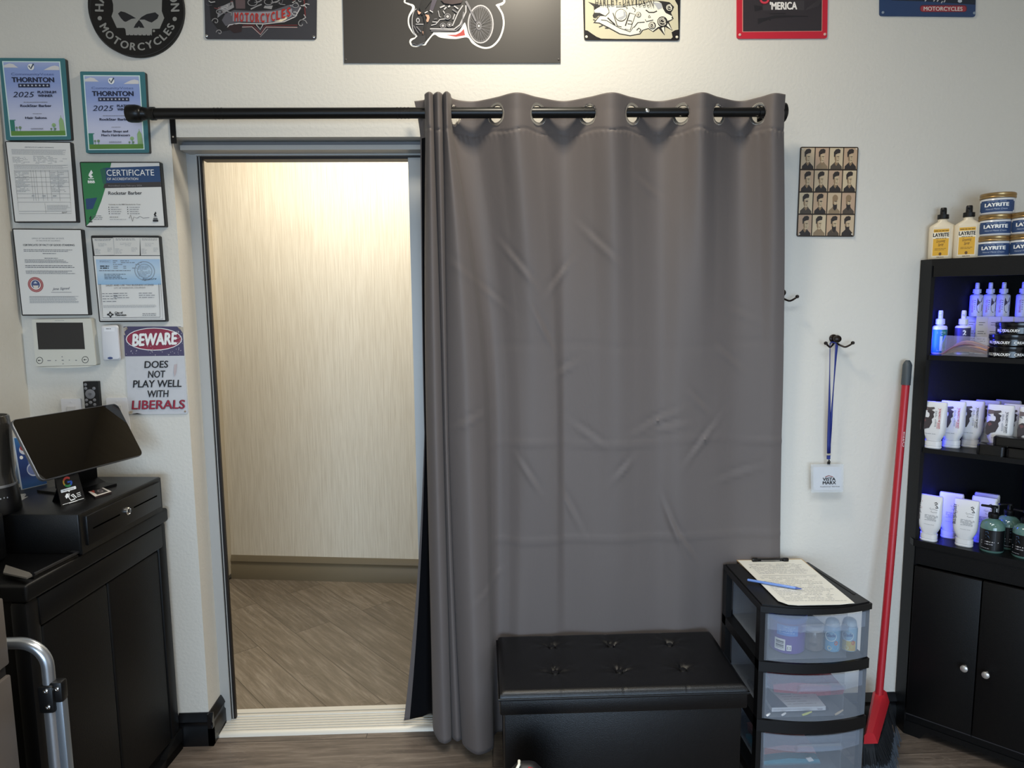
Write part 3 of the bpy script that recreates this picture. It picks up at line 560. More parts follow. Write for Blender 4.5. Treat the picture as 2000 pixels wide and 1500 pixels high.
for pts, w_ in [([(1250, 185), (1310, 230), (1400, 230), (1460, 205)], 2.2), ([(1300, 320), (1315, 280), (1340, 325), (1300, 325)], 1.4), ([(640, 240), (720, 480), (800, 500)], 1.6), ([(950, 240), (870, 480)], 2.2), ([(950, 240), (1060, 270), (960, 560), (860, 540)], 1.2), ([(540, 330), (680, 460)], 2.4), ([(420, 370), (520, 380), (760, 520), (960, 590), (1020, 500)], 1.2), ([(700, 130), (880, 125), (910, 150), (890, 165)], 1.2), ([(530, 120), (560, 180), (570, 230), (500, 300), (420, 260)], 1.3), ([(1000, 130), (1060, 180), (1040, 220)], 1.2), ([(1030, 510), (1100, 420), (1230, 410)], 1.5), ([(1240, 360), (1260, 400), (1390, 370)], 1.4), ([(920, 380), (990, 390), (990, 450), (910, 440)], 1.3), ([(280, 290), (300, 330), (350, 320), (340, 280)], 1.2), ([(270, 360), (310, 375)], 1.4), ([(380, 500), (450, 470)], 1.6), ([(490, 520), (560, 520)], 1.6), ([(1080, 560), (1120, 520), (1160, 550), (1130, 600)], 1.5)]: p.stroke(K(pts), w_, BK)
for x, y, r in ((1560, 400, 10), (1690, 140, 7.5), (1370, 470, 7), (1115, 270, 5)):
    u, v = 1130 + x / 9.524, y / 9.524; p.ell(u, v, r, r, BK)
    for k_ in range(3): p.ring(u + k_ * .4, v, r * (.78 - .24 * k_), r * (.74 - .23 * k_), 1.1, PW, .5 + k_ * 2, 5.2 + k_ * 2)
for s in ([(1540, 520), (1600, 640), (1590, 500)], [(1660, 430), (1740, 560), (1640, 480)], [(1650, 300), (1750, 350), (1690, 380)]): p.poly(K(s), PW)
fin(p, 'artwork', rt)
p = pr(-TIN - .0042); p.o = 0
for i, ch in enumerate('HARLEY-DAVIDSON'):
    x = 1162.5 + i * 7.7; p.text(ch, x + (2 if ch == 'I' else 0), 12.2 - 3.6 * sin(i * pi / 14) + 1.2, x + (6 if ch not in '-I' else 4), 12.2 - 3.6 * sin((i + .5) * pi / 14) + .8, 16 if ch != '-' else 14, BK, bold=0)
fin(p, 'lettering', rt); rivets(rt, [(1145.5, 72), (1322, 72.5)], -TIN, mat('cream_screw', '#d8d2bd', .4))
# red tin sign
q = [(1439, -200), (1620, -200), (1615.5, 75), (1439, 75.5)]
rt = thing('tin_sign', 'tin sign with red border, dark centre and white slogan', 'sign', aty(1527, 75, 0))
panel(rt, q, TIN, mat('tin_red', '#c4283a', .32), r=5)
p = pr(-TIN); K = lambda pts: cr(pts, 9.091, 1420, 0)
p.poly(K([(270, -1700), (270, 570), (1690, 555), (1712, -1700)]), H_('#d98a80')); p.poly(K([(283, -1690), (283, 560), (1680, 548), (1702, -1690)]), H_('#2e282c'))
p.poly(K([(640, 20), (1370, 10), (1370, 180), (640, 185)]), H_('#3a3538')); G0 = H_('#1d1a1e')
p.poly(K([(480, 90), (620, 110), (630, 170), (490, 205)]), G0); p.poly(K([(545, 330), (700, 315), (840, 270), (1060, 270), (1440, 285), (1440, 297), (1100, 305), (860, 325), (780, 340), (770, 375), (740, 350), (640, 390), (550, 435)]), G0); p.stroke(K([(760, 245), (1040, 240)]), 2.4, G0)
for i in range(9): p.stroke(K([(1400 + i * 26, 180 - i * 8), (1440 + i * 36, 130 - i * 26)]), 1, H_('#423c3e'))
u, v = 1420 + 665 / 9.091, 0; p.ring(u, v, 7.5, 6.2, 5, H_('#5a141c'), 0, pi); p.ring(u, v - .4, 7.2, 5.6, 3.6, H_('#d03a4c'), 0, pi); fin(p, 'artwork', rt)
p = pr(-TIN - .0016); p.o = 0; p.text("'MERICA", 1503.5, 18.6, 1557, 18, 14.8, H_('#efe9e4'), bold=.05); fin(p, 'lettering', rt); rivets(rt, [(1445, 68), (1611, 67)], -TIN, mat('pink_screw', '#d8b0a8', .4))
# blue tin sign
q = [(1718, -230), (1912, -230), (1905, 33), (1718, 31)]
rt = thing('tin_sign', 'blue tin sign with lettering in a red lozenge, farthest right on the wall', 'sign', aty(1812, 32, 0))
panel(rt, q, TIN, mat('tin_blue', '#2f456b', .3), r=5)
p = pr(-TIN); K = lambda pts: cr(pts, 8.696, 1700, 0); p.poly(K([(360, -200), (360, 8), (900, 22), (1780, 80), (1790, -200)]), H_('#1f2836'))
p.poly(rquad(K([(840, 85), (1640, 85), (1640, 205), (840, 205)]), 6.5), H_('#6b2530')); p.poly(rquad(K([(855, 100), (1625, 100), (1625, 195), (855, 195)]), 5), H_('#a23b46'))
for x, y in ((935, 8), (1080, 10), (1140, 14), (1210, 40), (1255, 25)): p.stroke(K([(x + 16, y - 20), (x - 8, y + 14)]), 2.2, LG)
p.ell(1700 + 1520 / 8.696, 2, 4.2, 3.2, H_('#c2c6cc')); fin(p, 'artwork', rt)
p = pr(-TIN - .0012); p.o = 0; p.text('MOTORCYCLES', 1804, 20.6, 1880, 21.2, 8, H_('#eadfd6'), bold=.02); fin(p, 'lettering', rt); rivets(rt, [(1724.5, 24.5), (1903, 25.5)], -TIN, mat('blue_screw', '#8a97a6', .35))
# haircut chart
q = [(1563.5, 286.5), (1677, 287), (1668.5, 462.5), (1556, 462)]
rt = thing('haircut_chart', 'sepia tin chart of sixteen men\'s haircut portraits right of the curtain', 'sign', aty(1616, 462, 0))
panel(rt, q, TIN, mat('chart_black', '#2a2018', .35), r=4); fn = quadfn(q, -TIN); p = Pr(fn); rn = random.Random(5)
HR, SKN, SKD, CO = H_('#2c2420'), H_('#c3ad8c'), H_('#8e7558'), H_('#2a2422')
for r_ in range(4):
    for c_ in range(4):
        x0, y0 = .018 + c_ * .2455, .012 + r_ * .248; w_, h_ = .228, .232
        X = lambda a_: x0 + w_ * a_
        Y_ = lambda b_: y0 + h_ * b_
        i = r_ * 4 + c_; prof = i in (2, 4, 6, 8 + 2, 12, 14); bald = i in (10, 11); beard = i in (10, 11, 14, 15); fx = .5 + (.06 if prof else 0) * (1 if i != 13 else -1)
        p.o = .0; p.rect(X(0), Y_(0), X(1), Y_(1), [H_('#c4ae90'), H_('#bfa183'), H_('#cbb898'), H_('#b99c82')][(i * 7 + r_) % 4])
        p.poly([(X(a_), Y_(b_)) for a_, b_ in ((.08, 1), (.1, .86), (.3, .74), (.42, .66), (.64, .66), (.76, .76), (.94, .88), (.96, 1))], [CO, H_('#4a4036'), H_('#8a765c')][(i * 5) % 3 if r_ != 1 else 0])
        p.poly([(X(a_), Y_(b_)) for a_, b_ in ((.42, .6), (.62, .6), (.64, .74), (.52, .86), (.4, .74))], SKD)
        face = [(fx - .2, .3), (fx + .18, .3), (fx + .2, .45), (fx + (.24 if prof else .18), .52), (fx + .13, .66), (fx + .02, .72), (fx - .1, .66), (fx - .18, .52)]
        p.poly([(X(a_), Y_(b_)) for a_, b_ in face], SKN); p.poly([(X(a_), Y_(b_)) for a_, b_ in ((fx - .2, .34), (fx - .08, .36), (fx - .04, .6), (fx - .1, .68), (fx - .18, .54))], SKD)
        if not bald: p.poly([(X(a_), Y_(b_)) for a_, b_ in ((fx - .24, .42), (fx - .26, .2), (fx - .12, .07), (fx + .1, .04), (fx + .24, .1), (fx + .22, .24), (fx + .02, .27), (fx - .12, .32), (fx - .17, .44))], HR)
        else: p.ell(X(fx), Y_(.26), w_ * .21, h_ * .17, SKD)
        if beard: p.poly([(X(a_), Y_(b_)) for a_, b_ in ((fx - .17, .52), (fx - .02, .58), (fx + .1, .56), (fx + .16, .54), (fx + .16, .72), (fx + .02, .86), (fx - .12, .78))], HR)
        p.stroke([(X(fx - .02), Y_(.41)), (X(fx + .16), Y_(.41))], h_ * (.05 if i in (8, 9) else .025), HR); p.stroke([(X(fx + .07), Y_(.42)), (X(fx + .1), Y_(.53))], w_ * .03, SKD); p.stroke([(X(fx + .0), Y_(.595)), (X(fx + .12), Y_(.595))], h_ * .02, HR)
fin(p, 'portraits', rt); rivets(rt, [(1567.5, 291.5), (1672.5, 291), (1664, 457.5), (1561, 457.5)], -TIN - .004, mat('chart_screw', '#cfc5b4', .35), .003)
# framed papers
FRM = mat('frame_black', '#121214', .4); PAP = mat('paper_white', '#dcdbd8', .4)
def frame(label, q, t, border=FRM):
    c = aty((q[2][0] + q[3][0]) / 2, (q[2][1] + q[3][1]) / 2, 0); rt = thing('framed_certificate', label, 'frame', c); panel(rt, q, t, FRM, 'frame_body', 3); return rt
def sheet(rt, q, Y, mt, name='printed_sheet'):
    p = pr(Y); p.poly(q, mt); return fin(p, name, rt)
gradient('sky_print', [(0, '#c9cbe0'), (.3, '#c2c6de'), (.72, '#8d9fd2'), (.9, '#8fa2d4'), (1, '#a9b4da')])
TEAL = mat('teal_print', '#3a737b', .4)
def award(label, q, inner, cat_lines):
    rt = frame(label, q, .016); sheet(rt, rquad(q, 3), -.0161, TEAL, 'border_print')
    Q = inner; g_ = pr(-.0165); g_.poly(Q, H_('#d9efe9')); fin(g_, 'white_line', rt)
    fn = quadfn(Q, -.017); p = Pr(fn); p.rect(.018, .012, .982, .988, 'sky_print'); fin(p, 'printed_sheet', rt)
    p = Pr(quadfn(Q, -.0175)); GRN, DG, LGN, CLD = H_('#5f8a3c'), H_('#2f7a6a'), H_('#8fb07a'), H_('#d9d6d6')
    p.rect(.018, .925, .982, .988, GRN)
    for x0, x1, y in ((.02, .27, .085), (.7, .975, .115)): p.poly([(x0, y), (x0, y - .03), (x0 + .06, y - .045), (x0 + .1, y - .055), (x0 + .17, y - .045), (x0 + .2, y - .025), (x1, y)] if x0 < .5 else [(x0, y), (x0 + .08, y - .03), (x0 + .14, y - .05), (x0 + .2, y - .06), (x0 + .26, y - .05), (x1, y - .04), (x1, y)], CLD)
    p.rect(.02, .78, .1, .925, DG); p.rect(.02, .775, .125, .785, DG); p.poly([(.885, .925), (.885, .79), (.905, .76), (.925, .74), (.945, .76), (.965, .79), (.98, .925)], LGN); p.stroke([(.925, .74), (.925, .72)], .01, LGN)
    for x, y, r in ((.13, .88, .02), (.19, .88, .026), (.79, .85, .036), (.74, .9, .018), (.81, .9, .02)): p.ell(x, y, r, r * .75, LGN if r > .03 else H_('#7b8f6e')); p.stroke([(x, y), (x, .925)], .008, DG)
    p.ell(.49, .077, .056, .042, WHT); p.stroke([(.455, .06), (.485, .1), (.54, .035)], .02, H_('#3a4a5c')); fin(p, 'artwork', rt)
    p = Pr(quadfn(Q, -.0178)); NV = H_('#1b2440')
    p.text('CommunityVotes', .13, .185, .87, .185, .034, H_('#5d6d9c')); p.text('THORNTON', .13, .275, .87, .275, .066, NV, bold=.05); p.rect(.235, .295, .785, .345, NV)
    for i in range(8): x = .275 + i * .067; p.poly([(x + (.024 if k % 2 == 0 else .01) * sin(k * pi / 5), .32 - (.017 if k % 2 == 0 else .007) * cos(k * pi / 5)) for k in range(10)], H_('#c8ccd8'))
    p.text('2025', .12, .475, .5, .475, .075, NV, shear=.25); p.text('PLATINUM', .56, .425, .885, .425, .034, NV, bold=.04); p.text('WINNER', .56, .472, .82, .472, .034, NV, bold=.04)
    p.words(.3, .535, .72, .549, 1, GREY, .5, 0, 1, seed=2); p.text('RockStar Barber', .235, .605, .785, .605, .033, NV, bold=.04)
    p.words(.44, .69, .6, .702, 1, GREY, .5, 0, 1, seed=3); n = len(cat_lines)
    for i, (s_, a_, b_) in enumerate(cat_lines): p.text(s_, a_, .765 + i * .052, b_, .765 + i * .052, .03, NV, bold=.04)
    p.words(.38, .885, .6, .912, 2, GREY, .4, 0, 1, seed=4); fin(p, 'lettering', rt)
award('teal-bordered award frame for hair salons, topmost in the left corner', [(-2, 113), (127, 113.8), (139, 273), (12, 274)], [(4, 119.3), (117.3, 120), (130.5, 266), (20.3, 267)], [('Hair Salons', .3, .68)])
award('teal-bordered award frame for barber shops, partly behind the rod\'s left cap', [(156, 139.5), (283, 140.3), (291.5, 298.5), (168, 299)], [(162.7, 146.7), (273, 147.3), (282.5, 292), (172.8, 293)], [('Barber Shops and', .27, .73), ("Men's Hairdressers", .25, .76)])
q = [(9.6, 275.7), (138, 277), (151, 434.3), (28, 434.8)]
rt = frame('black frame of a dense insurance form with table, second down in the left corner', q, .018); Q = [(12, 277.5), (136.5, 279), (148.5, 432), (30, 432.5)]; sheet(rt, Q, -.0182, PAP)
p = Pr(quadfn(Q, -.0184)); p.text('CERTIFICATE OF LIABILITY INSURANCE', .28, .068, .74, .068, .014, GREY, bold=.01); p.words(.07, .085, .94, .155, 6, LGREY, .5, .1, 1, seed=1); p.words(.07, .18, .34, .27, 6, LGREY, .4, .4, .8, seed=5); p.words(.4, .165, .94, .27, 7, LGREY, .4, .5, .7, seed=6); p.words(.08, .28, .94, .335, 4, LGREY, .4, .1, 1, seed=7)
for y in (.285, .35, .365, .44, .5, .555, .65, .7, .755, .87): p.stroke([(.08, y), (.94, y)], .003, GREY)
for x in (.08, .34, .38, .42, .5, .57, .64, .77, .94): p.stroke([(x, .35), (x, .74)], .003, GREY)
p.words(.09, .37, .33, .63, 15, LGREY, .4, .4, .8, seed=8); p.words(.65, .37, .93, .63, 13, LGREY, .35, .5, .8, seed=9); p.words(.1, .66, .9, .69, 1, LGREY, .5, .2, .5, seed=10); p.words(.55, .79, .93, .86, 5, LGREY, .4, .2, 1, seed=11); p.stroke([(.08, .75), (.08, .9), (.94, .9), (.94, .75)], .003, GREY); p.stroke([(.52, .77), (.52, .9)], .003, GREY); p.text('Signed', .78, .895, .87, .89, .016, INK, shear=.4); fin(p, 'lettering', rt)
q = [(23.3, 446.3), (159.5, 447.5), (174.8, 616), (42.6, 616.8)]
rt = frame('black frame of a good-standing certificate with red round seal, above the intercom panel', q, .018); Q = [(26, 448.3), (157.5, 449.5), (172, 613.8), (44.5, 614.3)]; sheet(rt, Q, -.0182, PAP)
p = Pr(quadfn(Q, -.0184)); p.text('OFFICE OF THE SECRETARY OF STATE', .26, .11, .74, .108, .017, GREY); p.text('OF THE STATE OF COLORADO', .32, .135, .68, .133, .015, GREY); p.text('CERTIFICATE OF FACT OF GOOD STANDING', .12, .19, .89, .187, .023, INK, bold=.02); p.words(.12, .225, .88, .26, 2, GREY, .4, .3, 1, seed=1); p.words(.4, .27, .6, .285, 1, GREY, .5, 0, 1); p.words(.42, .325, .62, .34, 1, GREY, .5, 0, 1); p.words(.12, .345, .89, .39, 3, GREY, .4, .25, 1, seed=2); p.words(.12, .41, .88, .45, 2, GREY, .4, .3, 1, seed=3); p.words(.12, .475, .87, .52, 3, GREY, .4, .3, 1, seed=4)
p.words(.13, .785, .88, .865, 6, LGREY, .5, .1, 1, seed=6); p.stroke([(.13, .785), (.88, .785)], .003, GREY); p.stroke([(.47, .735), (.78, .735)], .004, GREY); p.text('Jena Signed', .49, .71, .76, .70, .03, H_('#5b5c66'), shear=.4); fin(p, 'lettering', rt)
p = Pr(quadfn(Q, -.0184)); p.ell(.245, .645, .118, .09, H_('#9c4a4a')); p.ring(.245, .645, .1, .076, .012, H_('#b98080')); p.ell(.245, .645, .078, .06, H_('#e4dedb')); p.ell(.245, .642, .066, .05, H_('#46527c')); p.poly([(.2, .655), (.29, .655), (.27, .69), (.22, .69)], H_('#d8cfc4')); p.poly([(.215, .63), (.245, .605), (.275, .63)], H_('#c9cfd8')); p.arc('COLORADO', .245, .645, .082, -.9, .9, .016, H_('#ddb0b0'), False) if False else None; fin(p, 'seal', rt)
q = [(155.3, 316), (313, 316), (324, 443.3), (167, 443.6)]
rt = frame('landscape accreditation certificate frame with green and blue banner', q, .018); Q = [(157.5, 318), (311, 318), (321, 441), (169, 441)]; sheet(rt, Q, -.0182, PAP)
p = Pr(quadfn(Q, -.0184)); GR_, BL_ = H_('#2e7a48'), H_('#26456f')
p.poly([(0, 0), (.39, 0), (.3, .35), (.22, .6), (.12, .86), (0, 1)] , GR_); p.poly([(.28, .08), (1, .05), (1, .3), (.28, .32)], BL_); p.poly([(.28, .32), (1, .3), (1, .38), (.26, .4)], H_('#3a3638')); p.poly([(.02, .57), (.17, .55), (.1, .73), (.02, .74)], BL_); p.poly([(.24, .1), (.31, .08), (.3, .33), (.26, .33)], H_('#27604f'))
for ox, oy, k_, m_ in ((.115, .19, 1, WHT), (.895, .82, .62, INK), (.06, .88, .5, INK)): p.poly([(ox - .02 * k_, oy - .02 * k_), (ox + .012 * k_, oy - .08 * k_), (ox + .03 * k_, oy - .03 * k_), (ox + .005 * k_, oy + .0 * k_), (ox + .03 * k_, oy + .03 * k_), (ox - .005 * k_, oy + .05 * k_), (ox - .03 * k_, oy + .01 * k_)], m_); p.rect(ox - .035 * k_, oy + .055 * k_, ox + .035 * k_, oy + .068 * k_, m_); p.text('BBB', ox - .045 * k_, oy + .13 * k_, ox + .045 * k_, oy + .13 * k_, .042 * k_, m_, bold=.05)
p.text('CERTIFICATE', .32, .205, .925, .2, .1, WHT); p.text('OF ACCREDITATION', .32, .275, .715, .272, .04, WHT); p.text('Accredited since February 2024', .325, .375, .755, .372, .028, H_('#8d8a8c')); p.text('Rockstar Barber', .32, .505, .75, .5, .055, H_('#2a2b30'), bold=.015)
p.text('Commits to the BBB Standards for Trust', .31, .67, .72, .668, .02, INK)
for i in range(4):
    for x in (.31, .55): p.ell(x, .705 + i * .034, .006, .008, INK); p.words(x + .025, .697 + i * .034, x + .17, .713 + i * .034, 1, GREY, .5, .3, 1, seed=i + int(x * 9))
p.words(.1, .83, .22, .91, 3, GREY, .3, .1, .9, seed=3); p.words(.31, .855, .42, .87, 1, INK, .5, 0, 1); p.words(.31, .89, .52, .91, 1, LGREY, .5, 0, 1); p.stroke([(.56, .88), (.58, .83), (.6, .93), (.62, .86), (.66, .88), (.7, .85), (.74, .88), (.82, .87)], .007, GREY); p.rect(.862, .905, .93, .935, INK); fin(p, 'lettering', rt)
q = [(177.3, 460), (311, 460.3), (325.3, 628.5), (193.8, 629.3)]
rt = frame('black frame of a pale blue business licence with three paper slips along its top', q, .018)
p = pr(-.0182); p.poly([(183, 500), (312.5, 500), (322.5, 625), (196, 626.5)], PAP); fin(p, 'printed_sheet', rt)
for a_, b_ in (((180, 465, 221, 465), (185, 499, 223, 498.5)), ((220.5, 464, 273, 464), (222.5, 498.7, 273, 498.7)), ((273, 464, 310, 464.5), (275, 499, 312.5, 499))):
    p = pr(-.0187 - .0004 * (a_[0] > 200)); p.poly([(a_[0], a_[1]), (a_[2], a_[3]), (b_[2], b_[3]), (b_[0], b_[1])], H_('#d2d0cb')); fn_ = quadfn([(a_[0], a_[1]), (a_[2], a_[3]), (b_[2], b_[3]), (b_[0], b_[1])], -.0192); p2 = Pr(fn_, p.g); p2.words(.1, .04, .95, .16, 2, GREY, .4, .2, 1, seed=int(a_[0])); p2.words(.25, .28, .75, .5, 3, LGREY, .3, .4, .8, seed=int(a_[0]) + 1); p2.words(.06, .6, .35, .92, 5, LGREY, .35, .4, 1, seed=2); p2.words(.68, .55, .92, .8, 4, LGREY, .35, .4, 1, seed=3); p2.stroke([(.02, .01), (.02, .99), (.99, .99)], .015, LGREY); fin(p, 'paper_slip', rt)
gradient('licence_blue', [(0, '#8fb6d8'), (.5, '#b9cede'), (1, '#a4c0dc')])
p = pr(-.0187); p.poly([(187, 506.5), (312, 506), (315, 556), (191, 556)], 'licence_blue'); fin(p, 'blue_panel', rt)
Q = [(183, 500), (312.5, 500), (322.5, 625), (196, 626.5)]; p = Pr(quadfn(Q, -.0191)); p.words(.08, .065, .25, .1, 3, GREY, .3, .2, 1); p.words(.28, .06, .75, .2, 5, GREY, .3, .5, .7, seed=2); p.words(.08, .14, .22, .2, 2, INK, .5, .1, 1); p.words(.06, .215, .55, .235, 1, GREY, .5, .2, 1); p.words(.13, .27, .5, .36, 4, INK, .3, .4, 1, seed=3)
p.ring(.75, .23, .15, .145, .012, H_('#8d9aa8')); p.ring(.75, .23, .11, .105, .01, H_('#8d9aa8')); p.words(.65, .15, .86, .32, 8, H_('#8d9aa8'), .4, .2, .9, seed=5); p.text('Signature', .7, .375, .92, .365, .035, INK, shear=.4); p.text('SALES AND USE TAX BUSINESS LICENSE', .14, .465, .87, .46, .028, GREY, bold=.01); p.text('CITY OF THORNTON, COLORADO', .26, .505, .74, .5, .023, GREY)
p.words(.07, .56, .34, .72, 4, GREY, .22, .3, 1, seed=7); p.words(.24, .56, .48, .66, 3, GREY, .25, .3, 1, seed=8); p.words(.63, .56, .88, .66, 3, GREY, .25, .3, 1, seed=9); p.words(.07, .755, .92, .8, 3, LGREY, .4, .1, 1, seed=10); p.text('City of', .235, .895, .36, .892, .034, INK, bold=.05); p.text('Thornton', .235, .93, .41, .927, .034, INK, bold=.05)
for k_ in range(4): a_ = k_ * pi / 2; p.stroke([(.165 + .05 * cos(a_), .905 + .045 * sin(a_)), (.165 + .02 * cos(a_ + .9), .905 + .018 * sin(a_ + .9)), (.165 + .05 * cos(a_ + pi / 2), .905 + .045 * sin(a_ + pi / 2))], .016, INK)
p.stroke([(.06, .43), (.045, .955), (.93, .955), (.95, .43)], .008, GREY); p.stroke([(.04, .43), (.02, .985), (.97, .985), (.98, .43)], .006, GREY); p.words(.66, .885, .88, .935, 2, GREY, .35, .1, 1, seed=12); fin(p, 'lettering', rt)
# beware sign
q = [(242, 637.5), (356.3, 637), (367.3, 808.3), (251, 809.3)]
rt = thing('tin_sign', 'weathered tin warning sign with a red oval above black and red words', 'sign', aty(305, 809, 0))
panel(rt, q, TIN, mat('tin_white', '#c9c9cc', .35, noise=(60, .05)), r=5)
p = pr(-TIN); K = lambda pts: cr(pts, 5, 0, 600); p.poly(K([(1205, 190), (1235, 188), (1760, 188), (1783, 200), (1800, 474), (1220, 480)]), H_('#4a4464')); p.ell(300.7, 662.4, 55, 22.3, WHT, .0); p.ell(300.7, 662.4, 53.4, 20.8, H_('#922a44'))
rn = random.Random(9)
for i in range(70):
    x, y = rn.choice([(rn.uniform(246, 354), rn.uniform(684, 694)), (rn.uniform(248, 300), rn.uniform(664, 692)), (rn.uniform(338, 357), rn.uniform(640, 690))]); r_ = rn.uniform(.3, 1.1); p.o = .0018; p.ell(x, y, r_, r_ * rn.uniform(.5, 1.8), H_('#b8b2b8'), rn.random() * 3, 7)
for s in ([(1205, 200), (1240, 190), (1240, 215), (1215, 240), (1225, 275), (1208, 270)], [(1730, 190), (1785, 195), (1790, 260), (1760, 215)], [(1255, 1020), (1300, 1010), (1290, 1040), (1262, 1045)]): p.poly(K(s), H_('#b9ad9c'))
p.poly(K([(1285, 1046), (1300, 1040), (1340, 1034), (1390, 1046)]), INK); p.poly(K([(1700, 560), (1730, 555), (1720, 640), (1705, 680), (1695, 640)]), H_('#bdaeae')); fin(p, 'artwork', rt)
p = pr(-TIN - .0024); p.text('BEWARE', 258, 675.5, 345.5, 672, 24, WHT, .05, .055)
for s, xl, yl, xr, yr, h, m_ in (('DOES', 281.8, 718.8, 328, 717.8, 14, INK), ('NOT', 288.8, 737.8, 322, 737, 14, INK), ('PLAY WELL', 259.5, 756.8, 354.5, 755.5, 14.5, INK), ('WITH', 287, 776, 328.5, 775.2, 14, INK)): p.text(s, xl, yl, xr, yr, h, m_, .06, .022)
p.text('LIBERALS', 257, 799.5, 360.5, 798, 17.8, H_('#2a2230'), .06, .03); p.text('LIBERALS', 257.6, 799.2, 361, 797.7, 17.6, H_('#9c2038'), .06, .012); fin(p, 'lettering', rt)
rivets(rt, [(247.5, 642), (351, 641.5), (361.5, 803.5), (256, 804.5)], -TIN, mat('rust_screw', '#9c8a78', .5), .0035)
# intercom
q = [(62, 624), (178, 622), (188.5, 713.5), (70.5, 717.5)]
rt = thing('intercom_panel', 'off-white video intercom panel with dark screen on the wall', 'intercom', aty(130, 716, 0)); IV = mat('ivory_plastic', '#cfcdc2', .4)
g = G(); fq = rquad(q, 4); pts = [aty(a_, b_, -.026) for a_, b_ in fq]; g.prism(pts, (0, .0255, 0), IV); bt = [(70.5, 716), (90, 718.3), (130, 719), (170, 717), (188.5, 713)]; g.prism([aty(a_, b_, -.026) for a_, b_ in bt], (0, .024, 0), IV); g.build('body', rt)
p = pr(-.0262); p.poly(K([(352, 150), (808, 150), (830, 410), (375, 413)]), mat('dark_screen', '#2c2b2b', .15)); fin(p, 'screen', rt)
for x, y in ((387, 520), (832, 513)):
    p = pr(-.0262); u, v = K([(x, y)])[0]; p.ring(u, v, 6, 6.2, 1, INK); p.ell(u - 1.6, v, 1.4, 1.3, INK); p.stroke([(u - 1, v), (u + 3, v - .4)], .9, INK); fin(p, 'button', rt)
p = pr(-.0262)
for x, y, w_ in ((480, 521, 7), (545, 520, 2.5), (612, 518, 4), (677, 517, 2), (743, 518, 3.2), (606, 484, 2), (616, 552, 2)): u, v = K([(x, y)])[0]; p.rect(u - w_ / 2, v - .7, u + w_ / 2, v + .7, GREY)
p.text('wave', 106.5, 626.8, 125, 626.3, 1.6, GREY); fin(p, 'touch_icons', rt)
g = G(); cx = atx(183, 655, aty(181, 622, -.02).x + .002)
for i in range(3): a_ = aty(182.6 + i * .8, 645 + i * 9.5, -.014); g.box(a_.x, a_.x + .003, a_.y - .008, a_.y + .004, a_.z - .007, a_.z + .007, INK)
g.build('side_buttons', rt)
# wall sensor
q = [(196.5, 636), (231.5, 634.5), (237, 703.5), (201, 705)]
rt = thing('wall_dispenser', 'small white wall unit with a blue oval badge beside the intercom', 'wall unit', aty(219, 704, 0)); WP = mat('white_plastic', '#dfdfe3', .35)
g = G(); g.loft([[aty(a_, b_, -.002) for a_, b_ in rquad(q, 6)], [aty(a_, b_, -.028) for a_, b_ in rquad(q, 6)], [aty(a_, b_, -.034) for a_, b_ in rquad([(199.5, 639), (229, 637.5), (234, 700.5), (203.5, 702)], 6)]], WP); g.build('body', rt)
p = pr(-.0342); p.rect(203.5, 640, 224, 647.5, H_('#e9e9ec')); p.ell(215.2, 699.4, 5.2, 2.3, H_('#39497a')); p.words(207, 641, 217, 643.5, 1, GREY, .6, 0, 1); fin(p, 'badge', rt)
# switch plates
for q, lab in (([(118.5, 779), (157.3, 778.5), (163, 846), (124, 847)], 'white switch plate left of the wall-mounted remote'), ([(206.8, 777.5), (248.2, 776.5), (254, 842), (212, 844)], 'white switch plate between the remote and the warning sign')):
    rt = thing('switch_plate', lab, 'switch', aty((q[2][0] + q[3][0]) / 2, q[2][1], 0)); panel(rt, q, .006, WP, 'plate', 2)
    fn = quadfn(q, -.006); g = G(); P_ = [fn(a_, b_, 0) for a_, b_ in ((.3, .22), (.7, .22), (.7, .78), (.3, .78))]; g.prism(P_, (0, -.003, 0), mat('rocker_white', '#d2d2d4', .35)); g.build('rocker', rt)
    g = G(); c_ = fn(.5, .1, 0); g.lathe([(.003, 0), (.003, -.0012)], WP, 10, c_, axis='y'); g.build('screw', rt)
# remote
q = [(162, 745.2), (191.3, 744.8), (195.5, 797), (166.2, 799)]
rt = thing('remote_control', 'slim black remote control with grey buttons fixed on the wall', 'remote', aty(180, 798, 0)); panel(rt, q, .014, BLACK, 'body', 1.5, -.001)
gb = H_('#77777a', .4)
for x, y, r_ in ((835, 756, 2.9), (838, 793, 2.9), (918, 793, 3.1), (846, 907, 2.9), (924, 906, 3), (886, 930, 3.1), (848, 951, 2.8), (926, 951, 2.9), (882, 848, 9.3)):
    u, v = K([(x, y)])[0]; g = G(); c_ = aty(u, v, -.014); s_ = r_ * .00172; g.lathe([(s_, 0), (s_, -.0012), (s_ * .8, -.002)], gb, 16, c_, axis='y')
    if r_ > 5: g.lathe([(s_ * .3, 0), (s_ * .3, -.0034)], H_('#5c5c60', .4), 14, c_, axis='y')
    g.build('button', rt)
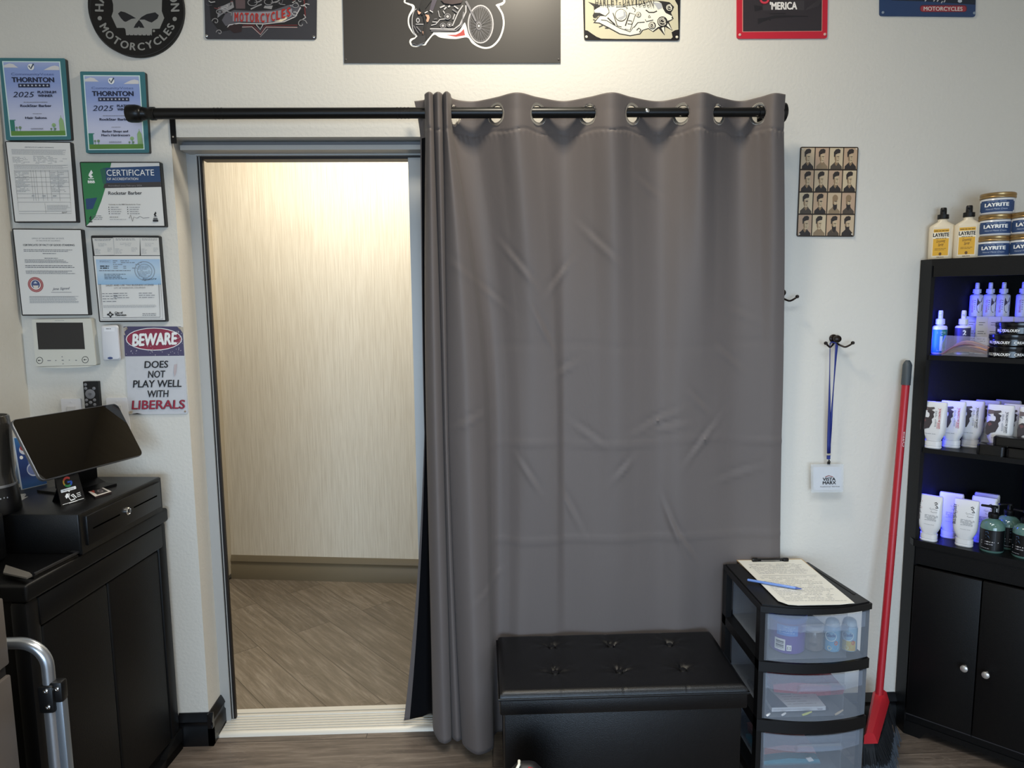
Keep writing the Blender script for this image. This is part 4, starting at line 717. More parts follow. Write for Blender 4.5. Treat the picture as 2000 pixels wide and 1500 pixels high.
# coat hooks and lanyard
DM = mat('bronze_hook', '#2a221e', .3, .7)
for px, py, lab in ((1520, 572, 'dark double coat hook half hidden by the curtain edge'), (1627, 661, 'dark double coat hook holding the blue lanyard')):
    b_ = aty(px, py, 0); rt = thing('coat_hook', lab, 'hook', b_)
    g = G(); g.lathe([(.014, 0), (.014, -.004), (.009, -.007)], DM, 20, b_, axis='y'); g.build('base', rt)
    g = G(); g.tube([b_ + V((0, -.004, 0)), b_ + V((0, -.02, -.002))], .007, DM, 10); g.lathe([(.004, -.018), (.011, -.022), (.0135, -.03), (.011, -.037), (.003, -.041)], DM, 16, b_, axis='y'); g.build('knob', rt)
    for s in (-1, 1):
        pts = [b_ + V((s * (.0 + .046 * t), -.012 - .02 * sin(t * pi / 2) - .012 * t, -.012 - .018 * sin(t * pi * .62) + .035 * max(0, t - .55))) for t in [i / 10 for i in range(11)]]
        g = G(); g.tube(pts, .0032, DM, 8); e_ = pts[-1]; g.lathe([(.001, -.006), (.005, -.004), (.0062, 0), (.005, .004), (.001, .006)], DM, 12, e_); g.build('arm', rt)
b_ = aty(1627, 661, 0)
lan = thing('lanyard', 'blue neck lanyard with a clear badge holder hanging from the coat hook', 'lanyard', aty(1617, 962, -.03)); BLU = mat('lanyard_blue', '#1a2a78', .55)
g = G()
for tp, s in (((1621, 672, -.034), -1), ((1634, 674, -.038), 1)):
    t0, t1 = aty(*tp), aty(1618.5, 885, -.03); w0 = .0015 if s < 0 else .0055
    n_ = 14; L_ = [t0.lerp(t1, i / n_) + V((s * .004 * sin(i / n_ * pi) * 0, 0, 0)) for i in range(n_ + 1)]
    ws = [(.0012 + .005 * min(1, max(0, (i / n_ - .25) * 1.6))) if s < 0 else (.0048 - .0032 * sin(min(1, i / n_ / .75) * pi)) for i in range(n_ + 1)]
    g.add([q_ + V((-w_, 0, 0)) for q_, w_ in zip(L_, ws)] + [q_ + V((w_, -.001, 0)) for q_, w_ in zip(L_, ws)], [(i, i + 1, i + n_ + 2, i + n_ + 1) for i in range(n_)], BLU)
a1_, a2_ = aty(1621, 672, -.034), aty(1634, 674, -.038); g.tube([a1_, a1_ + V((.004, -.0, .006)), (a1_ + a2_) / 2 + V((0, .006, .008)), a2_ + V((-.003, 0, .006)), a2_], .0022, BLU, 8); ob = g.build('strap', lan); md = ob.modifiers.new('thickness', 'SOLIDIFY'); md.thickness = .0012
c_ = aty(1618.3, 890, -.03); g = G(); g.box(c_.x - .0052, c_.x + .0052, c_.y - .003, c_.y + .003, c_.z - .012, c_.z + .008, BLU); g.box(c_.x - .006, c_.x + .006, c_.y - .004, c_.y + .004, c_.z + .002, c_.z + .008, CHROME); g.build('crimp', lan)
c_ = aty(1618.5, 904, -.03); g = G(); g.tube([c_ + V((0, 0, .012)), c_ + V((.003, -.004, .004)), c_ + V((0, -.002, -.006)), c_ + V((-.003, .002, -.002)), c_ + V((0, 0, .008))], .0018, BLACKM, 8); g.box(c_.x - .004, c_.x + .004, c_.y - .003, c_.y + .003, c_.z - .008, c_.z + .004, BLACKM); g.build('clip', lan)
q = [(1584, 907), (1648, 906.5), (1647, 961.5), (1584.5, 962)]; VIN = mat('clear_vinyl', '#dfe4e8', .12, alpha=.35)
g = G(); quadbox(g, rquad(q, 3), -.034, -.0305, VIN); g.build('badge_holder', lan)
g = G(); quadbox(g, [(1588, 912), (1644.5, 911.5), (1643.5, 957), (1588.5, 957.5)], -.0327, -.0317, H_('#d9dade')); g.build('badge_card', lan)
p = pr(-.0346); p.text('VISTA', 1607, 939, 1632, 938.5, 6.2, INK, bold=.03); p.text('MARX', 1607, 946, 1633, 945.5, 6.2, INK, bold=.03); p.stroke([(1612, 931.5), (1619, 929), (1627, 931.5)], 1.2, H_('#8a3a3a')); p.text('Customer Service', 1602, 951.5, 1640, 951, 2.2, INK); fin(p, 'lettering', lan)
# ---------------------------------------------------------------- left: black utility cabinet with the till
P0, P1 = V((-1.137, -.665, 0)), V((-1.084, -.024, 0)); cu = (P1 - P0).normalized(); cn = V((cu.y, -cu.x, 0)); CW = (P1 - P0).length; CDp = .345
def cabM(off=0.): return M4(((cu.x, -cn.x, 0, P0.x), (cu.y, -cn.y, 0, P0.y), (0, 0, 1, off), (0, 0, 0, 1)))   # x along the front, y into the cabinet
CB = mat('resin_black', '#080707', .52, bump=(260, .0004), spec=.28); CB2 = mat('resin_black_trim', '#0b0b0c', .45, spec=.3)
cab = thing('storage_cabinet', 'black two-door resin cabinet against the left wall under the till', 'cabinet', (P0.x, P0.y, 0), atan2(cu.y, cu.x))
def cg(): g = G(); g.T = cabM(); return g
g = cg(); g.box(.012, CW - .012, .022, CDp, .03, .822, CB); g.build('body', cab)
for x in (0, CW - .05): g = cg(); g.box(x, x + .05, .004, .05, .0, .822, CB2, .012); g.build('corner_post', cab)
g = cg(); g.box(-.004, CW + .004, -.004, CDp, .822, .868, CB2, .008, 3); g.build('top', cab)
g = cg(); g.box(.04, CW - .03, .0, .03, .742, .82, CB2, .008); g.build('upper_rail', cab)
for x0, x1 in ((.052, CW / 2 - .002), (CW / 2 + .002, CW - .052)):
    g = cg(); g.box(x0, x1, .008, .026, .06, .738, CB, .008, 3); g.build('door', cab)
g = cg(); g.prism([(CW - .12, .03, .0), (CW - .12, .0, .0), (CW - .1, .0, .04), (CW - .03, .0, .075), (CW, .0, .075), (CW, .0, .0), (CW, .03, 0)][1:6], (0, .03, 0), CB2); g.prism([(0, .0, 0), (.1, 0, 0), (.08, 0, .04), (.02, 0, .07), (0, 0, .07)], (0, .03, 0), CB2); g.box(0, CW, .0, .03, 0, .03, CB2); g.build('plinth', cab)
ZT = .868
# cash drawer (local frame: along front x, into the cabinet y)
dr = thing('cash_drawer', 'black metal cash drawer with a round silver lock on top of the cabinet', 'cash drawer', (P0.x, P0.y, ZT), atan2(cu.y, cu.x))
D0, D1, DZ = .195, .565, .985; BK2 = mat('powder_black', '#0a0a0b', .36, bump=(500, .0003), spec=.45); yb = .365
pd = atz(156, 1005, DZ)                                         # near front corner, measured
def loc(p): q = cabM().inverted() @ V((p.x, p.y, 0)); return q
D0 = loc(pd).x; yf = loc(pd).y; D1 = loc(atz(321.5, 931, DZ)).x
g = cg(); g.box(D0, D1, yf + .006, yb, ZT + .006, DZ, BK2, .003); g.build('case', dr)
g = cg(); g.box(D0 + .002, D1 - .002, yf + .003, yf + .012, ZT + .004, DZ - .002, BK2); g.build('face_surround', dr)
g = cg(); g.box(D0 + .022, D1 - .018, yf - .003, yf + .006, ZT + .022, DZ - .012, BK2, .002); g.build('drawer_front', dr)
g = cg(); fm = (D0 + D1) / 2
for a_, b_ in ((D0 + .045, fm - .035), (fm + .035, D1 - .04)): g = cg(); g.box(a_, b_, yf - .0034, yf, ZT + .062, ZT + .066, mat('slot_black', '#010101', 1, spec=0)); g.build('media_slot', dr)
g = cg(); g.lathe([(.0115, 0), (.0115, -.006), (.009, -.0085), (.0085, -.0065), (.002, -.0065)], CHROME, 24, (fm, yf - .002, ZT + .064), axis='y'); g.box(fm - .0012, fm + .0012, yf - .0105, yf - .0085, ZT + .059, ZT + .069, INK); g.build('lock', dr)
g = cg()
for x in (D0 + .03, D1 - .03):
    for y in (yf + .03, yb - .03): g = cg(); g.box(x - .01, x + .01, y - .01, y + .01, ZT, ZT + .008, BLACK); g.build('foot', dr)
# point of sale tablet on its stand
sc = 1.33; TP = [CAM + (V(p) - V((0, -2.3519, 1.55))) * sc for p in ((-.961, -.924, 1.319), (-.883, -.665, 1.314), (-.819, -.686, 1.192), (-.897, -.945, 1.197))]
tc = sum(TP, V()) / 4; tx = ((TP[1] - TP[0]) + (TP[2] - TP[3])).normalized(); tz = ((TP[0] - TP[3]) + (TP[1] - TP[2])); tz = (tz - tx * tz.dot(tx)).normalized(); tn = tx.cross(tz); tw = ((TP[1] - TP[0]).length + (TP[2] - TP[3]).length) / 2; th = ((TP[0] - TP[3]).length + (TP[1] - TP[2]).length) / 2
TM = M4(((tx.x, -tn.x, tz.x, tc.x), (tx.y, -tn.y, tz.y, tc.y), (tx.z, -tn.z, tz.z, tc.z), (0, 0, 0, 1)))
if (TM.to_3x3() @ V((0, -1, 0))).dot(CAM - tc) < 0: TM = TM @ M4.Scale(-1, 4, (0, 1, 0))
base = atz(175, 952, DZ); tab = thing('register_tablet', 'large glossy tablet screen tilted back on its stand on the cash drawer', 'tablet', (base.x, base.y, DZ))
def rl(w_, h_, r_, y): return [(x, y, z) for x, z, _ in [(p[0], p[1], 0) for p in rloop(w_, h_, r_, 0, 6)]]
g = G(); g.T = TM; g.loft([rl(tw - .004, th - .004, .014, .0), rl(tw, th, .016, .0015), rl(tw, th, .016, .009), rl(tw - .012, th - .012, .012, .014)], mat('tablet_grey', '#6a6a6c', .3, .6)); g.build('housing', tab)
g = G(); g.T = TM; g.loft([rl(tw - .004, th - .004, .014, -.0004), rl(tw - .004, th - .004, .014, .0004)], mat('screen_glass', '#060607', .02, spec=.6, coat=.2), False); g.build('screen', tab)
bm_ = TM @ V((0, .014, -.01))
g = G(); fw = V((bm_.x, bm_.y, DZ))
side = V((tx.x, tx.y, 0)).normalized(); dep = V((side.y, -side.x, 0))     # dep points to the room
foot = base.copy(); foot.z = DZ; q0 = V((tc.x, tc.y, DZ)) + dep * .01
fp = [atz(a_, b_, DZ + .007) for a_, b_ in ((228, 944), (150, 966), (72, 957), (165, 938))]; q0 = sum(fp, V()) / 4; q0.z = DZ; g.prism(fp, (0, 0, -.0068), BLACK)
g.build('stand_foot', tab)
g = G(); up_ = [q0 + V((0, 0, .006)) + dep * .03, q0 + V((0, 0, .02)) + dep * .0, bm_ * .5 + q0 * .5 - dep * .01, bm_]
for i in range(3): g.prism([up_[i] - side * .07, up_[i] + side * .07, up_[i + 1] + side * .07, up_[i + 1] - side * .07], (-dep * .012), BLACK)
g.build('stand_arm', tab)
# review card stand
def easel(name, label, cat, q, Z, mt, back=.05, t=.003):
    """a thin card leaning back: bottom corners on height Z, top corners at measured pixels in the leaning plane"""
    bl, br_ = atz(*q[3], Z), atz(*q[2], Z); hd_ = (br_ - bl); 
    n_ = V((hd_.y, -hd_.x, 0)).normalized(); n_ = n_ if n_.dot(CAM - bl) > 0 else -n_
    pn = (n_ * cos(.3) + V((0, 0, sin(.3)))).normalized(); tl, tr = atpl(*q[0], bl, pn), atpl(*q[1], bl, pn)
    rt = thing(name, label, cat, ((bl + br_) / 2)); g = G(); g.prism([tl, tr, br_, bl], -pn * t, mt); g.build('card', rt)
    mb, mt_ = (bl + br_) / 2, (tl + tr) / 2; g = G(); hp = mb.lerp(mt_, .75); w2 = hd_.normalized() * hd_.length * .3; ft = V((hp.x, hp.y, Z)) - n_ * back
    g.prism([hp - w2 - pn * t, hp + w2 - pn * t, ft + w2, ft - w2], -n_ * .002, mt); g.build('easel_back', rt)
    def fn(x, y, o): return (tl * (1 - x) + tr * x) * (1 - y) + (bl * (1 - x) + br_ * x) * y + pn * o
    return rt, Pr(fn)
rt, p = easel('review_card', 'small black stand card with a multicolour letter in front of the tablet', 'card', [(106.5, 924), (149.5, 914), (167.5, 977), (119.5, 989)], DZ, mat('card_black', '#0a0a0c', .25))
p.text('Rate Your Experience', .04, .11, .92, .07, .06, WHT)
for a0_, a1_, h in ((-2.6, -.75, '#d4483c'), (-3.75, -2.6, '#d9a13c'), (-5.3, -3.75, '#3f9152'), (-6.2, -5.3, '#3a66c4')): p.ring(.46, .34, .17, .125, .065, H_(h), a0_, a1_, 12)
p.rect(.45, .325, .64, .375, H_('#3a66c4')); p.poly(rquad([(.1, .53), (.75, .51), (.75, .6), (.1, .62)], .03), WHT); p.poly([(.38, .6), (.48, .6), (.43, .65)], WHT); p.words(.2, .55, .66, .59, 1, GREY, .5, 0, 1)
p.stroke([(.24, .76), (.3, .69), (.42, .7), (.36, .8), (.42, .9), (.6, .88), (.54, .8), (.46, .76), (.56, .74), (.66, .86)], .035, WHT); p.poly([(.22, .74), (.34, .68), (.38, .76), (.26, .82)], WHT)
for i in range(3): p.stroke([(.7, .74 + i * .05), (.86, .73 + i * .05)], .018, WHT)
p.stroke([(.06, .965), (.94, .93)], .014, WHT); p.stroke([(.32, .965), (.66, .948)], .02, WHT); fin(p, 'print', rt)
# small stack of cards
c_ = atz(192, 962, DZ); rt = thing('playing_card_pack', 'small flat card with white border and red corner lying on the cash drawer', 'card', (c_.x, c_.y, DZ))
g = G(); Q = [atz(*q_, DZ + .006) for q_ in ((169, 958), (200, 951.5), (218, 960), (186, 970))]; g.prism(Q, (0, 0, -.0058), H_('#2b1f1f')); g.build('body', rt)
fn = lambda x, y, o: (Q[0] * (1 - x) + Q[1] * x) * (1 - y) + (Q[3] * (1 - x) + Q[2] * x) * y + V((0, 0, o)); p = Pr(fn); p.rect(0, 0, 1, 1, H_('#dcd6d0')); p.rect(.2, .12, .88, .86, H_('#2a2526')); p.poly([(.08, .1), (.4, .1), (.2, .6)], H_('#a8463c')); p.ell(.58, .5, .16, .22, H_('#7a7072')); p.ell(.58, .5, .08, .1, INK); fin(p, 'print', rt)
# black appliance (humidifier-like) at the left edge, papers, blue card
c_ = atz(3, 985, DZ); c_ = V((-1.36, -.43, DZ))
def bodyx(px, py, Y): return aty(px, py, Y)
cc = V((bodyx(0, 985, -.43).x - .012, -.43, DZ)); rt = thing('desktop_appliance', 'tall dark tapered appliance with a power symbol at the left edge of the till', 'appliance', cc)
zt_ = aty(8, 812, -.43).z; rr = bodyx(33, 960, -.43).x - cc.x; rtp = bodyx(13, 830, -.43).x - cc.x
g = G(); g.lathe([(rr * .98, 0), (rr, .006), (rr * .97, .03), (rr * .9, .075)], mat('appliance_base', '#0b0b0d', .3), 40, cc); g.build('base', rt)
g = G(); k_ = zt_ - DZ; g.lathe([(rr * .9, .0765), (rr * .84, .1), (rtp * 1.06, k_ * .85), (rtp, k_ - .004), (rtp * .95, k_), (rtp * .9, k_), (rtp * .86, k_ - .01), (.002, k_ - .01)], mat('smoked_plastic', '#2c2925', .16, coat=.2), 40, cc); g.build('tank', rt)
g = G(); g.lathe([(rr * .905, .073), (rr * .912, .0765), (rr * .905, .08)], mat('band_silver', '#9a9a9c', .3, .7), 40, cc); g.build('band', rt)
vd = V((CAM.x - cc.x, CAM.y - cc.y, 0)).normalized(); vs_ = V((-vd.y, vd.x, 0)); 
def cyl(x, y, o): a_ = x / rr; r_ = rr * (.985 - .09 * min(1, y / .075)) + .0006 + o; return cc + (vd * cos(a_) + vs_ * sin(a_)) * r_ + V((0, 0, y))
p = Pr(cyl, up=1); p.ring(.021, .024, .0042, .0042, .0011, H_('#c9c9cc'), pi / 2 + .6, pi / 2 + 5.7); p.stroke([(.021, .0245), (.021, .0295)], .0012, H_('#c9c9cc'))
for i in range(5): p.ell(-.004 + i * .0085, .046 + (i % 2) * .001, .0016, .0022, H_('#9a9a9e'))
fin(p, 'icons', rt)
c_ = atz(20, 992, DZ); rt = thing('loose_papers', 'white papers sticking out under the dark appliance at the left edge', 'paper')
g = G()
for dz, pts in ((.0008, [(-40, 985), (30, 968), (51, 965.5), (47, 971), (55, 969.5), (30, 985), (-40, 1002)]), (.0018, [(-40, 980), (28, 966), (50, 964), (26, 980), (-40, 992)])): g.prism([atz(a_, b_, DZ + dz) for a_, b_ in pts], (0, 0, -.0007), mat('paper_sheet', '#d9d9d8', .55))
rt2 = g.build('loose_papers_tmp'); bpy.data.objects.remove(rt); rt2.name = 'loose_papers'; tag(rt2, 'white papers sticking out under the dark appliance at the left edge', 'paper')
rt, p = easel('blue_card', 'blue picture card standing behind the tablet on the cash drawer', 'card', [(25, 854), (72, 851), (92, 945), (42, 957)], DZ, mat('card_blue_edge', '#b8c4d4', .4))
gradient('blue_print', [(0, '#2f5f9c'), (.25, '#20356f'), (.7, '#22407c'), (1, '#2f6ea8')])
p.rect(.04, .02, 1, .99, 'blue_print'); p.ell(.36, .26, .2, .09, H_('#c8ccd8')); p.ell(.36, .22, .16, .06, H_('#9c3a3c')); p.ell(.2, .4, .07, .035, WHT); p.ell(.62, .52, .2, .1, H_('#5a6ba0')); p.ell(.6, .66, .26, .12, H_('#6a7ab0')); p.ring(.6, .66, .26, .12, .03, H_('#b9c4de')); fin(p, 'print', rt)
# tray on the cabinet top, grey card, dark box
Z = ZT + .004; rt = thing('black_tray', 'flat black tray with raised rim on the cabinet beside the cash drawer', 'tray', atz(60, 1090, Z).lerp(atz(60, 1090, Z), 0))
q = [atz(a_, b_, ZT + .012) for a_, b_ in ((22, 1060), (152, 1079), (66, 1122), (-60, 1110))]
for k_ in range(4): q[k_] = V((max(q[k_].x, XL + .01), q[k_].y, q[k_].z))
g = G(); g.prism([v - V((0, 0, .012)) for v in q], (0, 0, .006), H_('#050506', .35)); g.build('base', rt)
g = G(); g.tube([q[3], q[0] * .97 + q[1] * .03, q[0] * .9 + q[1] * .1, q[0] * .06 + q[1] * .94, q[1], q[1] * .94 + q[2] * .06, q[2]], .004, mat('tray_rim', '#1e1e20', .35), 8); g.build('rim', rt)
rt = G(); rt.prism([atz(a_, b_, ZT + .02) for a_, b_ in ((11, 1103), (58, 1118), (63, 1123), (52, 1128), (6, 1118))], (0, 0, -.004), H_('#5e5a55', .5)); o = rt.build('grey_card', base=atz(35, 1115, ZT + .016)); tag(o, 'grey folded card lying on the front edge of the black tray', 'card')
c_ = aty(13, 1040, -.5); g = G(); g.box(XL + .01, c_.x, -.6, -.5, ZT + .0095, aty(6, 1020, -.6).z, BLACK, .012, 3); o = g.build('receipt_printer', base=V((c_.x - .1, -.55, ZT + .0095))); tag(o, 'small black box with rounded edges at the left edge, near the tray', 'box')
# grey metal fridge edge and hand truck
fx = aty(30, 1400, -.86).x; FRG = mat('fridge_steel', '#6a625c', .42, .35, noise=(8, .04))
rt = thing('mini_fridge', 'grey-brown metal appliance with a dark seam, cut off by the left edge', 'fridge', ((XL + fx) / 2, -1.1, 0))
sz = aty(22, 1306, -.86).z; g = G(); g.box(XL + .015, fx - .03, -1.36, -.864, .0, .92, mat('fridge_body', '#3a3634', .5)); g.build('body', rt)
for z0, z1 in ((.03, sz - .012), (sz + .012, .92)): g = G(); g.box(fx - .03, fx, -1.36, -.86, z0, z1, FRG, .004); g.build('door', rt)
g = G(); g.box(fx - .035, fx - .008, -1.36, -.864, sz - .012, sz + .012, H_('#15110f', .6)); g.build('seam_gasket', rt)
Yh = -.775; ht = thing('hand_truck', 'folding aluminium hand truck with black bracket standing before the black cabinet', 'hand truck', V((aty(60, 1480, Yh).x, Yh, 0)))
ALT = mat('bright_aluminium', '#b4b8be', .28, .85)
xr = aty(97, 1340, Yh).x; zt_ = aty(45, 1256, Yh).z; xl = xr - .27; zb = .05; rc = .06
def arc_(cx, cz, r_, a0_, a1_): return [V((cx + r_ * cos(a0_ + (a1_ - a0_) * i / 10), Yh, cz + r_ * sin(a0_ + (a1_ - a0_) * i / 10))) for i in range(11)]
g = G(); g.tube([V((xl, Yh, .3))] + arc_(xl + rc, zt_ - rc, rc, pi, pi / 2) + arc_(xr - rc, zt_ - rc, rc, pi / 2, 0) + [V((xr, Yh, .15))], .0135, ALT, 18); g.build('handle', ht)
zc = aty(97, 1357, Yh).z
for xx, s in ((xr, 1), (xl, -1)):
    g = G(); g.box(xx - .018, xx + .018, Yh - .02, Yh + .02, zc - .036, zc + .03, BLACK, .006); g.box(min(xx, xx + s * .034), max(xx, xx + s * .034), Yh - .012, Yh + .014, zc - .015, zc + .036, BLACK, .006); b_ = g.build('bracket', ht)
    for dx, dz in ((0.004, .021), (.024, .021), (.006, -.018)): g = G(); g.lathe([(.0055, -.0), (.0055, -.003), (.003, -.0045), (.0025, -.003), (.0005, -.003)], CHROME, 14, (xx + s * dx, Yh - (.0195 if dx < .01 else .0115), zc + dz), axis='y'); g.build('rivet', b_)
    g = G(); g.box(min(xx + s * .014, xx + s * .032), max(xx + s * .014, xx + s * .032), Yh - .01, Yh + .012, .08, zc - .012, mat('rail_aluminium', '#7f858c', .4, .6), .003); g.tube([(xx, Yh, .08), (xx, Yh, zc - .03)], .0165, ALT, 16); g.build('rail', ht)
    g = G(); g.lathe([(.02, -.014), (.062, -.014), (.07, -.009), (.07, .009), (.062, .014), (.02, .014)], BLACK, 28, (xx + s * .04, Yh + .045, .07), axis='x'); g.build('wheel', ht)
g = G(); g.box(xl - .02, xr + .02, Yh - .055, Yh - .04, .0, .012, ALT); g.box(xl - .02, xr + .02, Yh - .05, Yh + .02, .006, .012, ALT); g.box(xl - .02, xr + .02, Yh - .012, Yh + .02, .012, .1, ALT); g.build('toe_plate', ht)
# ---------------------------------------------------------------- ottoman
LEA = mat('black_leather', '#08080a', .34, bump=(420, .0006), spec=.42)
OX0, OX1, OY0, OY1, OZ = .022, .757, -.428, -.074, .412
ott = thing('storage_ottoman', 'black faux-leather storage bench with a tufted padded lid', 'ottoman', ((OX0 + OX1) / 2, (OY0 + OY1) / 2, 0))
g = G(); g.box(OX0 + .012, OX1 - .012, OY0 + .012, OY1 - .006, .0, .352, LEA, .006); g.build('body', ott)
lz = OZ - .018; g = G(); g.box(OX0, OX1, OY0, OY1, .338, lz - .004, LEA, .006); g.build('lid', ott)
BT = [atz(px, py, OZ) for px, py in ((1078, 1258), (1193, 1256), (1308, 1254), (1084, 1308), (1210, 1306), (1334, 1302))]
nx, ny = 150, 80; vs = []; fs = []
rn = random.Random(2); ph = [[rn.random() * 6 for _ in range(3)] for _ in BT]
for j in range(ny + 1):
    for i in range(nx + 1):
        u, v = i / nx, j / ny; x = OX0 - .002 + (OX1 - OX0 + .004) * u; y = OY0 - .004 + (OY1 - OY0 + .006) * v
        e = min(x - OX0 + .002, OX1 + .002 - x, y - OY0 + .004, OY1 + .002 - y); k = min(1, e / .022); z = OZ - .021 * (1 - sqrt(max(0, 1 - (1 - k) ** 2)))
        z += .006 * sin(pi * u) * sin(pi * v) * 0
        for b_, q_ in zip(BT, ph):
            dx, dy = x - b_.x, y - b_.y; r_ = sqrt(dx * dx + dy * dy); a_ = atan2(dy, dx)
            z -= .013 * exp(-(r_ / .016) ** 2) + .004 * exp(-(r_ / .05) ** 2) * (1 + .55 * sin(5 * a_ + q_[0]) + .35 * sin(9 * a_ + q_[1]))
        for sx_ in (.255, .5, .755):
            z -= .003 * exp(-((u - sx_) / .003) ** 2) * max(0, 1 - e / .03)
        vs.append((x, y, z))
for j in range(ny):
    for i in range(nx): a_ = j * (nx + 1) + i; fs.append((a_, a_ + 1, a_ + nx + 2, a_ + nx + 1))
bd = [i for i in range(nx + 1)] + [j * (nx + 1) + nx for j in range(1, ny + 1)] + [ny * (nx + 1) + i for i in range(nx - 1, -1, -1)] + [j * (nx + 1) for j in range(ny - 1, 0, -1)]
o_ = len(vs); vs += [(vs[i][0], vs[i][1], lz - .008) for i in bd]; n_ = len(bd)
fs += [(bd[i], o_ + i, o_ + (i + 1) % n_, bd[(i + 1) % n_]) for i in range(n_)]
g = G(); g.add(vs, fs, LEA, True); g.build('cushion', ott)
g = G(); z_ = lz - .003; g.tube([(OX0 - .003, OY1, z_), (OX0 - .003, OY0 - .004, z_), (OX1 + .003, OY0 - .004, z_), (OX1 + .003, OY1, z_)], .0032, LEA, 8); g.build('piping', ott)
for b_ in BT: g = G(); g.lathe([(.012, -.014), (.0125, -.012), (.010, -.0075), (.004, -.0062), (.0005, -.006)], LEA, 18, (b_.x, b_.y, OZ)); g.build('tuft_button', ott)
# ---------------------------------------------------------------- drawer cart
CX0, CX1, CXB1, CY0, CY1, CZ = .803, 1.142, 1.102, -.385, -.054, .64
CP = mat('cart_black', '#09090b', .42, spec=.4); CLR = mat('frosted_plastic', '#aab3c0', .25, alpha=.19, spec=.4); CLR2 = mat('frosted_plastic_lip', '#a9b6ca', .3, alpha=.24)
cart = thing('drawer_cart', 'black three-drawer plastic cart with frosted clear drawers beside the ottoman', 'drawer cart', ((CX0 + CX1) / 2, (CY0 + CY1) / 2, 0))
def bow(n=16, d=0, x0=CX0, x1=CX1, y0=CY0, amp=.03): return [(x0 + d + (x1 - x0 - 2 * d) * i / n, y0 + d - amp * (1 - (2 * i / n - 1) ** 2)) for i in range(n + 1)]
def plan(d=0, amp=.03): return bow(16, d, amp=amp) + [(CXB1 - d, CY1 - d), (CX0 + d, CY1 - d)]
g = G(); g.prism([(x, y, CZ - .022) for x, y in plan()], (0, 0, .018), CP); g.prism([(x, y, CZ - .004) for x, y in plan(.006)], (0, 0, .004), CP); g.build('top', cart)
g = G()
xs = lambda y: CX1 + (CXB1 - CX1) * (y - CY0) / (CY1 - CY0)
g.prism([(xs(-.33) - .022, -.33, CZ), (xs(-.33) - .016, -.33, CZ), (xs(-.12) - .016, -.12, CZ), (xs(-.12) - .022, -.12, CZ)], (0, 0, .0012), H_('#050505', .6)); g.build('groove', cart)
zl = [aty(1590, p_, CY0 - .03).z for p_ in (1200, 1299, 1318, 1413, 1436)]     # drawer and rail levels measured on the bowed front
lev = [(zl[1], CZ - .022), (zl[3], zl[2]), (zl[4] - (zl[2] - zl[3]) - .0, zl[4])]
for n_, (zb_, zt_) in enumerate(lev):
    g = G(); nz = (lev[n_ + 1][1] if n_ < 2 else zb_ - .018)
    g.prism([(x, y, nz) for x, y in plan(.0, .026)], (0, 0, zb_ - nz), CP); g.build('shelf_rail', cart)
zbase = lev[2][0] - .018
g = G()
for x, y, w_, d_ in ((CX0, CY0, .026, .03), (CX1 - .012, CY0 + .012, .012, .02), (CX0, CY1 - .035, .02, .035), (CXB1 - .02, CY1 - .035, .02, .035)): g = G(); g.box(x, x + w_, y, y + d_, zbase, CZ - .02, CP); g.build('post', cart)
g = G(); g.prism([(x, y, .05) for x, y in plan(.0, .026)], (0, 0, zbase - .05 + .004), CP)
g.build('base', cart)
for x, y in ((CX0 + .03, CY0 + .03), (CX1 - .04, CY0 + .04), (CX0 + .03, CY1 - .04), (CXB1 - .04, CY1 - .04)): g = G(); g.lathe([(.01, -.009), (.024, -.009), (.026, -.004), (.026, .004), (.024, .009), (.01, .009)], CP, 18, (x, y, .026), axis='x'); g.box(x - .006, x + .006, y - .006, y + .006, .026, .052, CP); g.build('caster', cart)
FZ = []
